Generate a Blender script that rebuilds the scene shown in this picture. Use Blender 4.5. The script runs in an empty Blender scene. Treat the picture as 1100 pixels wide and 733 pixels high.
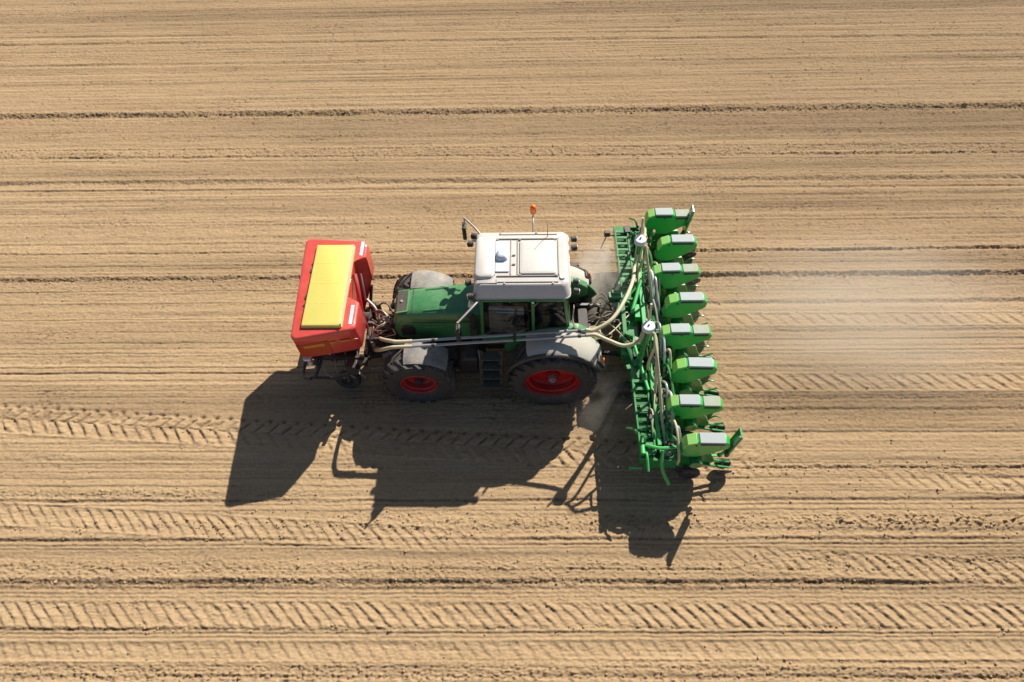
import bpy, math, random
import numpy as np
from mathutils import Vector, Matrix
R = math.radians
random.seed(7)
C = bpy.context.scene.collection
SC = bpy.context.scene

# ---------------------------------------------------------------- camera
IW, IH = 1100.0, 733.0
CP = Vector((-0.418, -8.26, 13.621)); TH, PS, RO, FO = 0.562, 0.053, -0.050, 756.07
fw = Vector((-math.sin(TH)*math.sin(PS), math.sin(TH)*math.cos(PS), -math.cos(TH)))
r0 = Vector((math.cos(PS), math.sin(PS), 0)); u0 = r0.cross(fw)
rv = r0*math.cos(RO) + u0*math.sin(RO); uv = -r0*math.sin(RO) + u0*math.cos(RO)
cd = bpy.data.cameras.new('camera'); cam = bpy.data.objects.new('camera', cd); C.objects.link(cam)
m = Matrix((rv, uv, -fw)).transposed().to_4x4(); m.translation = CP
cam.matrix_world = m
cd.sensor_width = 36; cd.lens = FO/IW*36; cd.clip_end = 2000; cd.clip_start = .1
SC.camera = cam

def ground_at(px, py, z=0.0):
    d = fw*FO + rv*(px-IW/2) + uv*(IH/2-py)
    t = (z-CP.z)/d.z
    return CP + d*t

# ---------------------------------------------------------------- light
SUNV = Vector((0.67, 1.0, 1.0)).normalized()          # towards the sun
EL = math.asin(SUNV.z)
w = bpy.data.worlds.new('World'); SC.world = w; w.use_nodes = True
nt = w.node_tree; bg = nt.nodes['Background']
sky = nt.nodes.new('ShaderNodeTexSky'); sky.sky_type = 'NISHITA'; sky.sun_disc = False
sky.sun_elevation = EL; sky.sun_rotation = math.atan2(SUNV.x, SUNV.y)
sky.air_density = 1.0; sky.dust_density = .8
nt.links.new(sky.outputs[0], bg.inputs[0]); bg.inputs[1].default_value = 0.05
sd = bpy.data.lights.new('sun', 'SUN'); sd.energy = 4.6; sd.angle = R(0.55); sd.color = (1, .955, .88)
so = bpy.data.objects.new('sun', sd); C.objects.link(so)
so.rotation_euler = SUNV.to_track_quat('Z', 'Y').to_euler(); so.location = SUNV*60
SC.view_settings.view_transform = 'Standard'; SC.view_settings.look = 'None'
SC.view_settings.exposure = 0.75; SC.view_settings.gamma = 1
SC.cycles.volume_bounces = 5; SC.cycles.max_bounces = 12

# ---------------------------------------------------------------- materials
def nn(t, ty, **kw):
    n = t.nodes.new(ty)
    for k, v in kw.items():
        if k in n.inputs: n.inputs[k].default_value = v
        else: setattr(n, k, v)
    return n
def mat(name, col, rough=.5, metal=0, dust=.25, dustcol=(.38, .27, .16), coat=0, nscale=6, bump=0, vary=.12):
    """paint with a procedural film of field dust, thicker on surfaces facing up"""
    ma = bpy.data.materials.new(name); ma.use_nodes = True; t = ma.node_tree
    b = t.nodes['Principled BSDF']
    b.inputs['Metallic'].default_value = metal; b.inputs['Coat Weight'].default_value = coat
    b.inputs['Coat Roughness'].default_value = .12
    tc = nn(t, 'ShaderNodeTexCoord')
    n1 = nn(t, 'ShaderNodeTexNoise', Scale=nscale, Detail=6, Roughness=.65)
    n2 = nn(t, 'ShaderNodeTexNoise', Scale=nscale*7, Detail=4, Roughness=.7)
    for n in (n1, n2): t.links.new(tc.outputs['Object'], n.inputs['Vector'])
    ad = nn(t, 'ShaderNodeMath', operation='MULTIPLY'); t.links.new(n1.outputs[0], ad.inputs[0]); t.links.new(n2.outputs[0], ad.inputs[1])
    mr = nn(t, 'ShaderNodeMapRange'); mr.inputs['From Min'].default_value = .12; mr.inputs['From Max'].default_value = .42
    mr.inputs['To Max'].default_value = min(1, dust*2.2)
    t.links.new(ad.outputs[0], mr.inputs['Value'])
    ge = nn(t, 'ShaderNodeNewGeometry'); sx = nn(t, 'ShaderNodeSeparateXYZ'); t.links.new(ge.outputs['Normal'], sx.inputs[0])
    up = nn(t, 'ShaderNodeMapRange'); up.inputs['From Min'].default_value = .2; up.inputs['From Max'].default_value = .9; up.inputs['To Min'].default_value = .12; up.inputs['To Max'].default_value = 1.25
    t.links.new(sx.outputs['Z'], up.inputs['Value'])
    mu_ = nn(t, 'ShaderNodeMath', operation='MULTIPLY_ADD', use_clamp=True); mu_.inputs[2].default_value = 0
    t.links.new(mr.outputs[0], mu_.inputs[0]); t.links.new(up.outputs[0], mu_.inputs[1]); mr = mu_
    mx = nn(t, 'ShaderNodeMix', data_type='RGBA')
    mx.inputs[6].default_value = (*col, 1); mx.inputs[7].default_value = (*dustcol, 1)
    t.links.new(mr.outputs[0], mx.inputs[0])
    hv = nn(t, 'ShaderNodeHueSaturation'); t.links.new(mx.outputs[2], hv.inputs['Color'])
    mr2 = nn(t, 'ShaderNodeMapRange'); mr2.inputs['To Min'].default_value = 1-vary; mr2.inputs['To Max'].default_value = 1+vary
    t.links.new(n1.outputs[0], mr2.inputs['Value']); t.links.new(mr2.outputs[0], hv.inputs['Value'])
    oi = nn(t, 'ShaderNodeObjectInfo'); mr4 = nn(t, 'ShaderNodeMapRange'); mr4.inputs['To Min'].default_value = .94; mr4.inputs['To Max'].default_value = 1.04
    t.links.new(oi.outputs['Random'], mr4.inputs['Value']); t.links.new(mr4.outputs[0], hv.inputs['Saturation'])
    t.links.new(hv.outputs[0], b.inputs['Base Color'])
    mr3 = nn(t, 'ShaderNodeMapRange'); mr3.inputs['To Min'].default_value = rough; mr3.inputs['To Max'].default_value = min(1, rough+.35)
    t.links.new(mr.outputs[0], mr3.inputs['Value']); t.links.new(mr3.outputs[0], b.inputs['Roughness'])
    if bump:
        bp = nn(t, 'ShaderNodeBump', Strength=bump, Distance=.01); t.links.new(n2.outputs[0], bp.inputs['Height'])
        t.links.new(bp.outputs[0], b.inputs['Normal'])
    return ma
M = {}
M['green'] = mat('tractor_green_paint', (.045, .18, .062), .36, dust=.22, dustcol=(.13, .29, .13), coat=.3, nscale=1.6, vary=.05)
M['lime'] = mat('planter_green_paint', (.026, .39, .075), .42, dust=.14, dustcol=(.16, .38, .13), coat=.3, nscale=3)
M['lime2'] = mat('planter_frame_paint', (.012, .22, .05), .26, coat=.5, dust=.10, nscale=5)
M['limelit'] = mat('hopper_front_sunlit_green', (.26, .60, .12), .5, dust=.06, nscale=4)  # lighter copy of the hopper green, sunlight painted into the colour
M['grey_lid'] = mat('grey_hopper_lid', (.27, .33, .345), .5, dust=.30, dustcol=(.40, .40, .34), nscale=7)
M['dusty_lid'] = mat('dusty_hopper_lid', (.30, .38, .30), .6, dust=.3, nscale=5)
M['red'] = mat('red_tank_paint', (.60, .022, .010), .34, dust=.10, dustcol=(.66, .20, .11), coat=.4, nscale=2)
M['rimred'] = mat('red_rim_paint', (.40, .007, .010), .5, dust=.25, dustcol=(.22, .07, .05), nscale=5)
M['yellow'] = mat('yellow_tarpaulin', (.74, .64, .155), .55, dust=.05, nscale=2)
M['white'] = mat('white_roof_plastic', (.58, .555, .51), .45, dust=.16, nscale=4, vary=.05)
M['whiteblue'] = mat('clean_white_plastic', (.62, .66, .72), .45, dust=.04, nscale=4, vary=.04)
M['black'] = mat('black_plastic', (.02, .021, .022), .5, dust=.10, nscale=6)
M['seam'] = mat('roof_seam', (.33, .3, .26), .7, dust=.2)
M['steel'] = mat('worn_steel', (.30, .30, .30), .45, metal=.6, dust=.25)
M['tyre'] = mat('dusty_tyre_rubber', (.035, .034, .033), .85, dust=.9, dustcol=(.17, .145, .115), nscale=6, bump=.5)
M['fender'] = mat('grey_fender_plastic', (.14, .145, .145), .6, dust=.30, dustcol=(.42, .35, .26), nscale=4, vary=.2)
M['dustfender'] = mat('dusty_rear_fender', (.38, .375, .33), .65, dust=.30, dustcol=(.48, .40, .29), nscale=4)
M['hose'] = mat('cream_spiral_hose', (.52, .47, .30), .5, dust=.22, nscale=9)
M['pipe'] = mat('grey_conveying_pipe', (.34, .35, .35), .35, metal=.3, dust=.12, nscale=9)
M['orange'] = mat('orange_lens', (.85, .16, .01), .25, dust=.03)
M['hyd'] = mat('hydraulic_rubber', (.03, .03, .03), .5, dust=.3)
M['seat'] = mat('seat_fabric', (.05, .05, .055), .9, dust=.2)
M['decal'] = mat('orange_decal', (.42, .05, .012), .4, dust=.05)
M['decalyellow'] = mat('yellow_decal', (.55, .22, .02), .4, dust=.05)
M['lamp'] = mat('lamp_glass', (.65, .65, .62), .15, dust=.08)
M['mirrorglass'] = mat('mirror_glass', (.5, .52, .55), .05, metal=1, dust=.1)
M['trim'] = mat('light_green_trim', (.07, .27, .11), .4, dust=.15)
M['grille'] = mat('dark_grille_mesh', (.05, .058, .052), .6, dust=.12, nscale=20)
def glass():
    ma = bpy.data.materials.new('tinted_cab_glass'); ma.use_nodes = True; t = ma.node_tree
    t.nodes.remove(t.nodes['Principled BSDF'])
    o = t.nodes['Material Output']
    tr = nn(t, 'ShaderNodeBsdfTransparent'); tr.inputs[0].default_value = (.42, .50, .42, 1)
    gl = nn(t, 'ShaderNodeBsdfGlossy'); gl.inputs['Roughness'].default_value = .04
    df = nn(t, 'ShaderNodeBsdfDiffuse'); df.inputs[0].default_value = (.4, .36, .26, 1)
    fr = nn(t, 'ShaderNodeFresnel', IOR=1.5); ns = nn(t, 'ShaderNodeTexNoise', Scale=3, Detail=4)
    mr = nn(t, 'ShaderNodeMapRange'); mr.inputs['From Min'].default_value = .4; mr.inputs['From Max'].default_value = .8; mr.inputs['To Max'].default_value = .22
    t.links.new(ns.outputs[0], mr.inputs['Value'])
    m1 = nn(t, 'ShaderNodeMixShader'); m2 = nn(t, 'ShaderNodeMixShader')
    t.links.new(fr.outputs[0], m1.inputs[0]); t.links.new(tr.outputs[0], m1.inputs[1]); t.links.new(gl.outputs[0], m1.inputs[2])
    t.links.new(mr.outputs[0], m2.inputs[0]); t.links.new(m1.outputs[0], m2.inputs[1]); t.links.new(df.outputs[0], m2.inputs[2])
    t.links.new(m2.outputs[0], o.inputs[0]); return ma
M['glass'] = glass()

# ---------------------------------------------------------------- mesh helpers
def tag(o, label=None, cat=None, group=None, kind=None):
    if label: o['label'] = label
    if cat: o['category'] = cat
    if group: o['group'] = group
    if kind: o['kind'] = kind
    return o
ORG = Vector((0, 0, 0))
def empty(name, loc):
    global ORG
    o = bpy.data.objects.new(name, None); C.objects.link(o); o.location = loc; o.empty_display_size = .3
    ORG = Vector(loc); return o
def frame_of(d):
    d = d.normalized(); a = Vector((0, 0, 1)) if abs(d.z) < .9 else Vector((1, 0, 0))
    u = d.cross(a).normalized(); return u, d.cross(u).normalized()
class MB:
    def __init__(s): s.v = []; s.f = []; s.mi = []
    def add(s, vs, fs, mi=0):
        n = len(s.v); s.v += [Vector(p) for p in vs]; s.f += [tuple(n+i for i in f) for f in fs]; s.mi += [mi]*len(fs); return s
    def box(s, c, sz, rot=None, mi=0):
        c = Vector(c); h = Vector(sz)/2
        vs = [Vector((x*h.x, y*h.y, z*h.z)) for x in (-1, 1) for y in (-1, 1) for z in (-1, 1)]
        if rot is not None: vs = [rot @ p for p in vs]
        return s.add([c+p for p in vs], [(0, 1, 3, 2), (4, 6, 7, 5), (0, 4, 5, 1), (2, 3, 7, 6), (0, 2, 6, 4), (1, 5, 7, 3)], mi)
    def bar(s, a, b, wy, wz, mi=0):
        """square bar from a to b"""
        a = Vector(a); b = Vector(b); u, v = frame_of(b-a)
        vs = []
        for p in (a, b):
            for i, j in ((-1, -1), (1, -1), (1, 1), (-1, 1)): vs.append(p+u*i*wy/2+v*j*wz/2)
        return s.add(vs, [(3, 2, 1, 0), (4, 5, 6, 7)]+[(i, (i+1) % 4, 4+(i+1) % 4, 4+i) for i in range(4)], mi)
    def cyl(s, a, b, r, r2=None, n=16, mi=0):
        a = Vector(a); b = Vector(b); u, v = frame_of(b-a); r2 = r if r2 is None else r2
        vs = [p+(u*math.cos(2*math.pi*k/n)+v*math.sin(2*math.pi*k/n))*q for p, q in ((a, r), (b, r2)) for k in range(n)]
        return s.add(vs, [tuple(range(n))[::-1], tuple(range(n, 2*n))]+[(i, (i+1) % n, n+(i+1) % n, n+i) for i in range(n)], mi)
    def tube(s, pts, r, n=8, mi=0, sub=6, ripple=0):
        P = [Vector(p) for p in pts]; Q = []
        if len(P) > 2 and sub > 1:
            E = [P[0]*2-P[1]]+P+[P[-1]*2-P[-2]]
            for i in range(1, len(E)-2):
                for k in range(sub):
                    t = k/sub; a, b, c, d = E[i-1:i+3]
                    Q.append(.5*((2*b)+(c-a)*t+(2*a-5*b+4*c-d)*t*t+(3*b-a-3*c+d)*t**3))
            Q.append(P[-1])
        else: Q = P
        vs = []; u = None
        for i, p in enumerate(Q):
            d = (Q[min(i+1, len(Q)-1)]-Q[max(i-1, 0)]).normalized()
            if u is None: u, v = frame_of(d)
            else:
                u = (u-d*u.dot(d)).normalized(); v = d.cross(u)
            rr = r*(1+ripple*(1 if i % 2 else -1))
            vs += [p+(u*math.cos(2*math.pi*k/n)+v*math.sin(2*math.pi*k/n))*rr for k in range(n)]
        fs = [tuple(range(n))[::-1], tuple(range(len(vs)-n, len(vs)))]
        for i in range(len(Q)-1):
            for k in range(n): fs.append((i*n+k, i*n+(k+1) % n, (i+1)*n+(k+1) % n, (i+1)*n+k))
        return s.add(vs, fs, mi)
    def loft(s, rings, mi=0, cap=True):
        n = len(rings[0]); vs = [Vector(p) for r in rings for p in r]; fs = []
        for i in range(len(rings)-1):
            for k in range(n): fs.append((i*n+k, i*n+(k+1) % n, (i+1)*n+(k+1) % n, (i+1)*n+k))
        if cap: fs += [tuple(range(n))[::-1], tuple(range(len(vs)-n, len(vs)))]
        return s.add(vs, fs, mi)
    def prism(s, prof, y0, y1, mi=0, axis='y'):
        """profile in xz pulled along y (or profile in yz along x / xy along z)"""
        def P(a, b, c): return {'y': (a, c, b), 'x': (c, a, b), 'z': (a, b, c)}[axis]
        return s.loft([[P(a, b, y0) for a, b in prof], [P(a, b, y1) for a, b in prof]], mi)
    def lathe(s, prof, c, axis, n=32, mi=0):
        """profile (radius, offset along axis), closed loop"""
        c = Vector(c); d = Vector(axis).normalized(); u, v = frame_of(d); m_ = len(prof); vs = []
        for k in range(n):
            a = 2*math.pi*k/n; e = u*math.cos(a)+v*math.sin(a)
            vs += [c+e*r+d*h for r, h in prof]
        fs = []
        for k in range(n):
            k2 = (k+1) % n
            for j in range(m_): fs.append((k*m_+j, k*m_+(j+1) % m_, k2*m_+(j+1) % m_, k2*m_+j))
        return s.add(vs, fs, mi)
    def build(s, name, mats, parent=None, bevel=0, smooth=38, seg=2):
        me = bpy.data.meshes.new(name); me.from_pydata([p-ORG for p in s.v], [], s.f)
        if not isinstance(mats, (list, tuple)): mats = [mats]
        for k in mats: me.materials.append(M[k])
        me.polygons.foreach_set('material_index', s.mi)
        import bmesh
        bm = bmesh.new(); bm.from_mesh(me); bmesh.ops.recalc_face_normals(bm, faces=bm.faces); bm.to_mesh(me); bm.free()
        me.polygons.foreach_set('use_smooth', [True]*len(me.polygons))
        me.set_sharp_from_angle(angle=R(smooth))
        o = bpy.data.objects.new(name, me); C.objects.link(o)
        if parent: o.parent = parent
        if bevel:
            b = o.modifiers.new('bevel', 'BEVEL'); b.width = bevel; b.segments = seg; b.limit_method = 'ANGLE'; b.angle_limit = R(35)
            b.harden_normals = False
        return o
def copy_part(o, parent, dloc):
    c = o.copy(); C.objects.link(c); c.parent = parent; c.location = o.location+Vector(dloc)
    for ch in list(o.children):
        k = ch.copy(); C.objects.link(k); k.parent = c
    return c

# ---------------------------------------------------------------- the field
rng = np.random.default_rng(5)
def grid_axis(lo, hi, st, ext):
    a = np.arange(lo, hi, st); o = []; d = st; x = lo
    while x > -ext: d *= 1.45; x -= d; o.append(x)
    L = o[::-1]; o = []; d = st; x = a[-1]
    while x < ext: d *= 1.45; x += d; o.append(x)
    return np.concatenate([L, a, o])
gx = grid_axis(-21, 18, .026, 700)
gy_lo = np.arange(-8.6, 3, .0135); gy_hi = np.arange(3, 16.6, .02)
gy = np.concatenate([grid_axis(-8.6, -8.5, .0135, 700)[:0], gy_lo, gy_hi])
ext = []; d = .02; x = gy[-1]
while x < 700: d *= 1.45; x += d; ext.append(x)
ext2 = []; d = .02; x = gy[0]
while x > -700: d *= 1.45; x -= d; ext2.append(x)
gy = np.concatenate([ext2[::-1], gy, ext])
NX, NY = len(gx), len(gy)
def lin_idx(a, cell, n):
    t = np.abs(a)/cell if False else (a+30)/cell
    t = np.clip(t, 0, n-2.001); i = t.astype(int); f = t-i; f = f*f*(3-2*f); return i, f
def vnoise(cx, cy):
    nx = int(60/cx)+3; ny = int(60/cy)+3
    G = rng.random((ny, nx)).astype(np.float32)*2-1
    ix, fx = lin_idx(gx, cx, nx); iy, fy = lin_idx(gy, cy, ny)
    A = G[:, ix]*(1-fx)+G[:, ix+1]*fx
    return (A[iy]*(1-fy)[:, None]+A[iy+1]*fy[:, None]).astype(np.float32)
def rows(cy):          # profile noise constant along the rows
    ny = int(60/cy)+3; G = rng.random(ny)*2-1; iy, fy = lin_idx(gy, cy, ny)
    return (G[iy]*(1-fy)+G[iy+1]*fy).astype(np.float32)
X = gx[None, :].astype(np.float32); Y = gy[:, None].astype(np.float32)
Hh = np.zeros((NY, NX), np.float32); DK = np.zeros((NY, NX), np.float32)
patch = vnoise(3.0, .5)*.5+.5
fine = vnoise(.055, .05); fine2 = vnoise(.03, .028)
Hh += rows(.9)[:, None]*.012
Hh += rows(.16)[:, None]*.010*(.5+patch)
Hh += rows(.055)[:, None]*.006*(.4+patch)
Hh += vnoise(1.2, .06)*.004 + vnoise(.35, .045)*.003 + vnoise(.12, .04)*.0015
rr_ = rows(.045)[:, None]*.6+rows(.11)[:, None]*.5+vnoise(2.4, .05)*.45
grn = np.clip(.5+vnoise(.04, .035)*.9+vnoise(.25, .06)*.6, 0, 1.6)
DK += np.clip(rr_-.35, 0, 1)*.42*(.4+.6*patch)*grn
Hh -= np.clip(rr_-.35, 0, 1)*.010*grn
DK += np.clip(rows(.8)[:, None]*.26+rows(.33)[:, None]*.17+vnoise(6, .7)*.10+.05, 0, 1)
DK += np.clip(vnoise(.07, .055)*.5+vnoise(.035, .03)*.5-.1, 0, 1)*.34
spk = np.clip(vnoise(.045, .04)*.7+vnoise(.9, .25)*.45-.52, 0, 1); DK += spk*.9; Hh -= spk*.02
DK += .27/(1+np.exp(-(X*.45+Y-4.0)/2.8))+.10/(1+np.exp(-(X-4)/2.))  # light falloff painted into the soil colour, darker towards the far right
Hh += fine*.0025 + fine2*.005
clod = np.clip(vnoise(.07, .06)*.6+fine*.6-.55, 0, 1)
Hh += clod*.03*(.4+vnoise(2, .3)*.4)
cl2 = vnoise(.09, .075)*.6+vnoise(.045, .04)*.5
def line_y(pl, pr):
    a = ground_at(0, pl); b = ground_at(IW, pr); k = (b.y-a.y)/(b.x-a.x)
    return a.y+k*(X-a.x)
def xr(x0, x1, soft=1.0):
    m_ = np.ones_like(X)
    if x0 is not None: m_ = m_/(1+np.exp(-(X-x0)/(soft*.25)))
    if x1 is not None: m_ = m_/(1+np.exp((X-x1)/(soft*.25)))
    return m_
def furrow(pl, pr, depth, wid, rough=.4, dark=.4, x0=None, x1=None):
    yc = line_y(pl, pr); dy = (Y-yc+ .012*wob)/wid
    g = np.exp(-dy*dy)*xr(x0, x1)
    sh = np.exp(-((dy-1.7)**2)*.9)*xr(x0, x1)
    global Hh, DK
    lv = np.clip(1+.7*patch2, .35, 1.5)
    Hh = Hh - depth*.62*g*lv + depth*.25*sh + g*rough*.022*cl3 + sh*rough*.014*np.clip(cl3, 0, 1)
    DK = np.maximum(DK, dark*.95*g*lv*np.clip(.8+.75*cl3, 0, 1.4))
patch2 = vnoise(1.7, .3)*.6+vnoise(.25, .1)*.5
cl3 = vnoise(.045, .038)*.7+vnoise(.026, .024)*.7
wob = vnoise(.8, 3)+vnoise(.2, 3)*.5
PX = .021
# (pixel row at the left edge, at the right edge, depth, half width, roughness, moisture, x-range)
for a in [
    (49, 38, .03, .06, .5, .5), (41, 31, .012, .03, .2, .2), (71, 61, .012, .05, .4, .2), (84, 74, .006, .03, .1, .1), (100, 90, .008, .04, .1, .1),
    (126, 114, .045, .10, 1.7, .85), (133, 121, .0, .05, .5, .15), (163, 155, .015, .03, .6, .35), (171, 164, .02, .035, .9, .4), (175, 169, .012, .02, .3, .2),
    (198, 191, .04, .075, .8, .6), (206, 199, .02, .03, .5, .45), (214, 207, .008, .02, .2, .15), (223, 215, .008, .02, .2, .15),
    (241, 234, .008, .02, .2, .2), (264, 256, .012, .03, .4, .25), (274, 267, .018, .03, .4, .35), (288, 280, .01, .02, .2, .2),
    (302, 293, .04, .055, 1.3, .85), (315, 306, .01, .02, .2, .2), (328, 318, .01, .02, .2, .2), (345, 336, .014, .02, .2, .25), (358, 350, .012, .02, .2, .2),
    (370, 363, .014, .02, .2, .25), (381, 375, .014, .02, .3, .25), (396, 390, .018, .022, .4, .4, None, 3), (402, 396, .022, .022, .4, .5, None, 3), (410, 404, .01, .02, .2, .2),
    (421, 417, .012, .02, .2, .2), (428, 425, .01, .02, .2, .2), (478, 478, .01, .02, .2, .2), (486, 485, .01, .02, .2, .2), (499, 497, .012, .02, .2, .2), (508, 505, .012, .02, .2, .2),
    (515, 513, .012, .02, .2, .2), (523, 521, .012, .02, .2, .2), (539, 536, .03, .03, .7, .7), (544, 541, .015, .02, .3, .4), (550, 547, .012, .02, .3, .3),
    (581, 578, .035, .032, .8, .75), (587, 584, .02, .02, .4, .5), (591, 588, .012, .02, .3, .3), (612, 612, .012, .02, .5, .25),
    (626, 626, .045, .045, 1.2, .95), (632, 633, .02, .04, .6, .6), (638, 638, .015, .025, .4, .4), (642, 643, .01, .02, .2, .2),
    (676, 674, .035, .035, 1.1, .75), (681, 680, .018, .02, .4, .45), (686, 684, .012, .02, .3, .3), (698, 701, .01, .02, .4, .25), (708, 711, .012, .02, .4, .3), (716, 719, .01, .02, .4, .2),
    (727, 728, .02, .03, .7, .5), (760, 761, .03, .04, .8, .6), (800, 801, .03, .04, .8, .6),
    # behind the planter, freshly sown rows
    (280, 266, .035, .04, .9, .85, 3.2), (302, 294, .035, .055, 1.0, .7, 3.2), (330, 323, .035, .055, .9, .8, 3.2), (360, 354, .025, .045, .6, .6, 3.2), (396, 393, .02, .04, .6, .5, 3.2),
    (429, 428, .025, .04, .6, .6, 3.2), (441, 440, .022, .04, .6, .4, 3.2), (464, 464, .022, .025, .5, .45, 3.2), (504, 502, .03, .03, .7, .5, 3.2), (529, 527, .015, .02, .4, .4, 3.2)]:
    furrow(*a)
# clod strips thrown up between the rows
def strip(pl, pr, wid, amp, x0=None, x1=None):
    global Hh, DK
    yc = line_y(pl, pr); g = np.exp(-((Y-yc)/wid)**4)*xr(x0, x1)
    c = np.clip(cl3-.12, 0, 1); Hh += amp*.8*g*c; DK = np.maximum(DK, g*c*.45)
strip(563, 561, .2, .05, -4.5); strip(612, 608, .2, .045); strip(648, 648, .13, .03); strip(724, 722, .2, .045); strip(530, 530, .1, .045, None, -5)
strip(60, 52, .35, .018); strip(148, 139, .25, .015); strip(165, 160, .18, .035); strip(240, 232, .4, .012); strip(310, 300, .12, .03); strip(270, 262, .3, .012)
strip(505, 503, .14, .03, 3); strip(559, 558, .12, .06, 5); strip(590, 600, .1, .04, 4)
# tyre tracks: pressed lanes with lug prints
def track(pl, pr, wid, per, amp, lean=.9, x0=None, x1=None, vee=False, dots=False, curve=0.):
    global Hh, DK
    yc = line_y(pl, pr); v = (Y-yc); e = xr(x0, x1, 2)
    lane = 1/(1+np.exp((np.abs(v)-wid/2)/.015))
    ed = np.exp(-((np.abs(v)-wid/2-.03)/.03)**2)
    jx = wob*.03+vnoise(.15, .12)*.02
    ph = (X+jx+lean*v+curve*v*v/wid)/per
    if vee:
        ph2 = (X+jx-lean*1.0*(v-wid*.15)+lean*wid*.15)/per
        ph = np.where(v > wid*.13, ph2, ph)
    fr = ph-np.floor(ph)
    saw = np.where(fr < .2, fr/.2, 1-(fr-.2)/.8)
    pres = np.clip(.85+vnoise(1.1, 2)*.25+vnoise(.14, .09)*.5, .1, 1.3)
    if vee: saw = np.where(v > wid*.13, 1-1.1*np.exp(-((fr-.14)/.10)**2), saw)
    Hh = Hh*(1-lane*e*.75*np.clip(pres, 0, 1)) + e*lane*(amp*saw*pres-.02+.008*cl3) + e*ed*.012*(1+cl2)
    DK = DK*(1-.7*lane*e)
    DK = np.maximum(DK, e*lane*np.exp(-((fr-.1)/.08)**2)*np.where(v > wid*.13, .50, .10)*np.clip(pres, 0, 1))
    if dots:
        f2 = (X-per*.3)/per; f2 = f2-np.floor(f2)-.5
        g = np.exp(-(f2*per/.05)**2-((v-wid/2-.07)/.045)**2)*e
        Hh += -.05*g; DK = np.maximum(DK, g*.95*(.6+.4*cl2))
track(452, 515, .52, .30, .046, .9, None, 4, vee=True, dots=True, curve=.3)
track(552, 617, .42, .25, .028, 1.0, None, -2.0, curve=.2)
track(552, 617, .42, .25, .028, 1.0, 3.4, curve=.2)
track(660, 663, .42, .25, .034, 1.0, curve=.12)
track(700, 697, .28, .26, .016, .8)
track(414, 410, .40, .30, .03, 1.0, 3.2)
track(345, 342, .30, .33, .02, .9, 3.4)
track(462, 521, .34, .28, .03, .95, 6.8)
# finished lane over fresh seed rows is slightly smoother
pale = np.exp(-((Y-line_y(338, 334))/.32)**2)*xr(3.4, 14, 6)+.6*np.exp(-((Y-line_y(372, 370))/.5)**2)*xr(3.4, 12, 6)
DK = DK*(1-.8*np.clip(pale, 0, 1))
rad = np.sqrt((X*.9)**2+(Y-3)**2); fade = np.clip((60-rad)/40, 0, 1); Hh *= fade
nv = NX*NY
co = np.empty((NY, NX, 3), np.float32); co[..., 0] = X; co[..., 1] = Y; co[..., 2] = Hh
me = bpy.data.meshes.new('field_ground')
me.vertices.add(nv); me.vertices.foreach_set('co', co.ravel())
ii = (np.arange(NY-1)[:, None]*NX+np.arange(NX-1)[None, :]).ravel()
q = np.stack([ii, ii+1, ii+1+NX, ii+NX], 1).astype(np.int32)
nf = len(q); me.loops.add(nf*4); me.loops.foreach_set('vertex_index', q.ravel())
me.polygons.add(nf); me.polygons.foreach_set('loop_start', np.arange(nf, dtype=np.int32)*4)
me.polygons.foreach_set('use_smooth', np.ones(nf, bool))
at = me.attributes.new('moist_and_shading', 'FLOAT', 'POINT'); at.data.foreach_set('value', np.clip(DK, 0, 1).ravel())  # soil moisture and tone together with the painted light falloff
me.update(calc_edges=True)
fg = bpy.data.objects.new('field_ground', me); C.objects.link(fg)
tag(fg, 'dry tan tilled field with furrows and tyre tracks', 'ground', kind='structure')
def height_at(x, y):
    i = min(max(np.searchsorted(gx, x), 0), NX-1); j = min(max(np.searchsorted(gy, y), 0), NY-1); return float(Hh[j, i])

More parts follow.
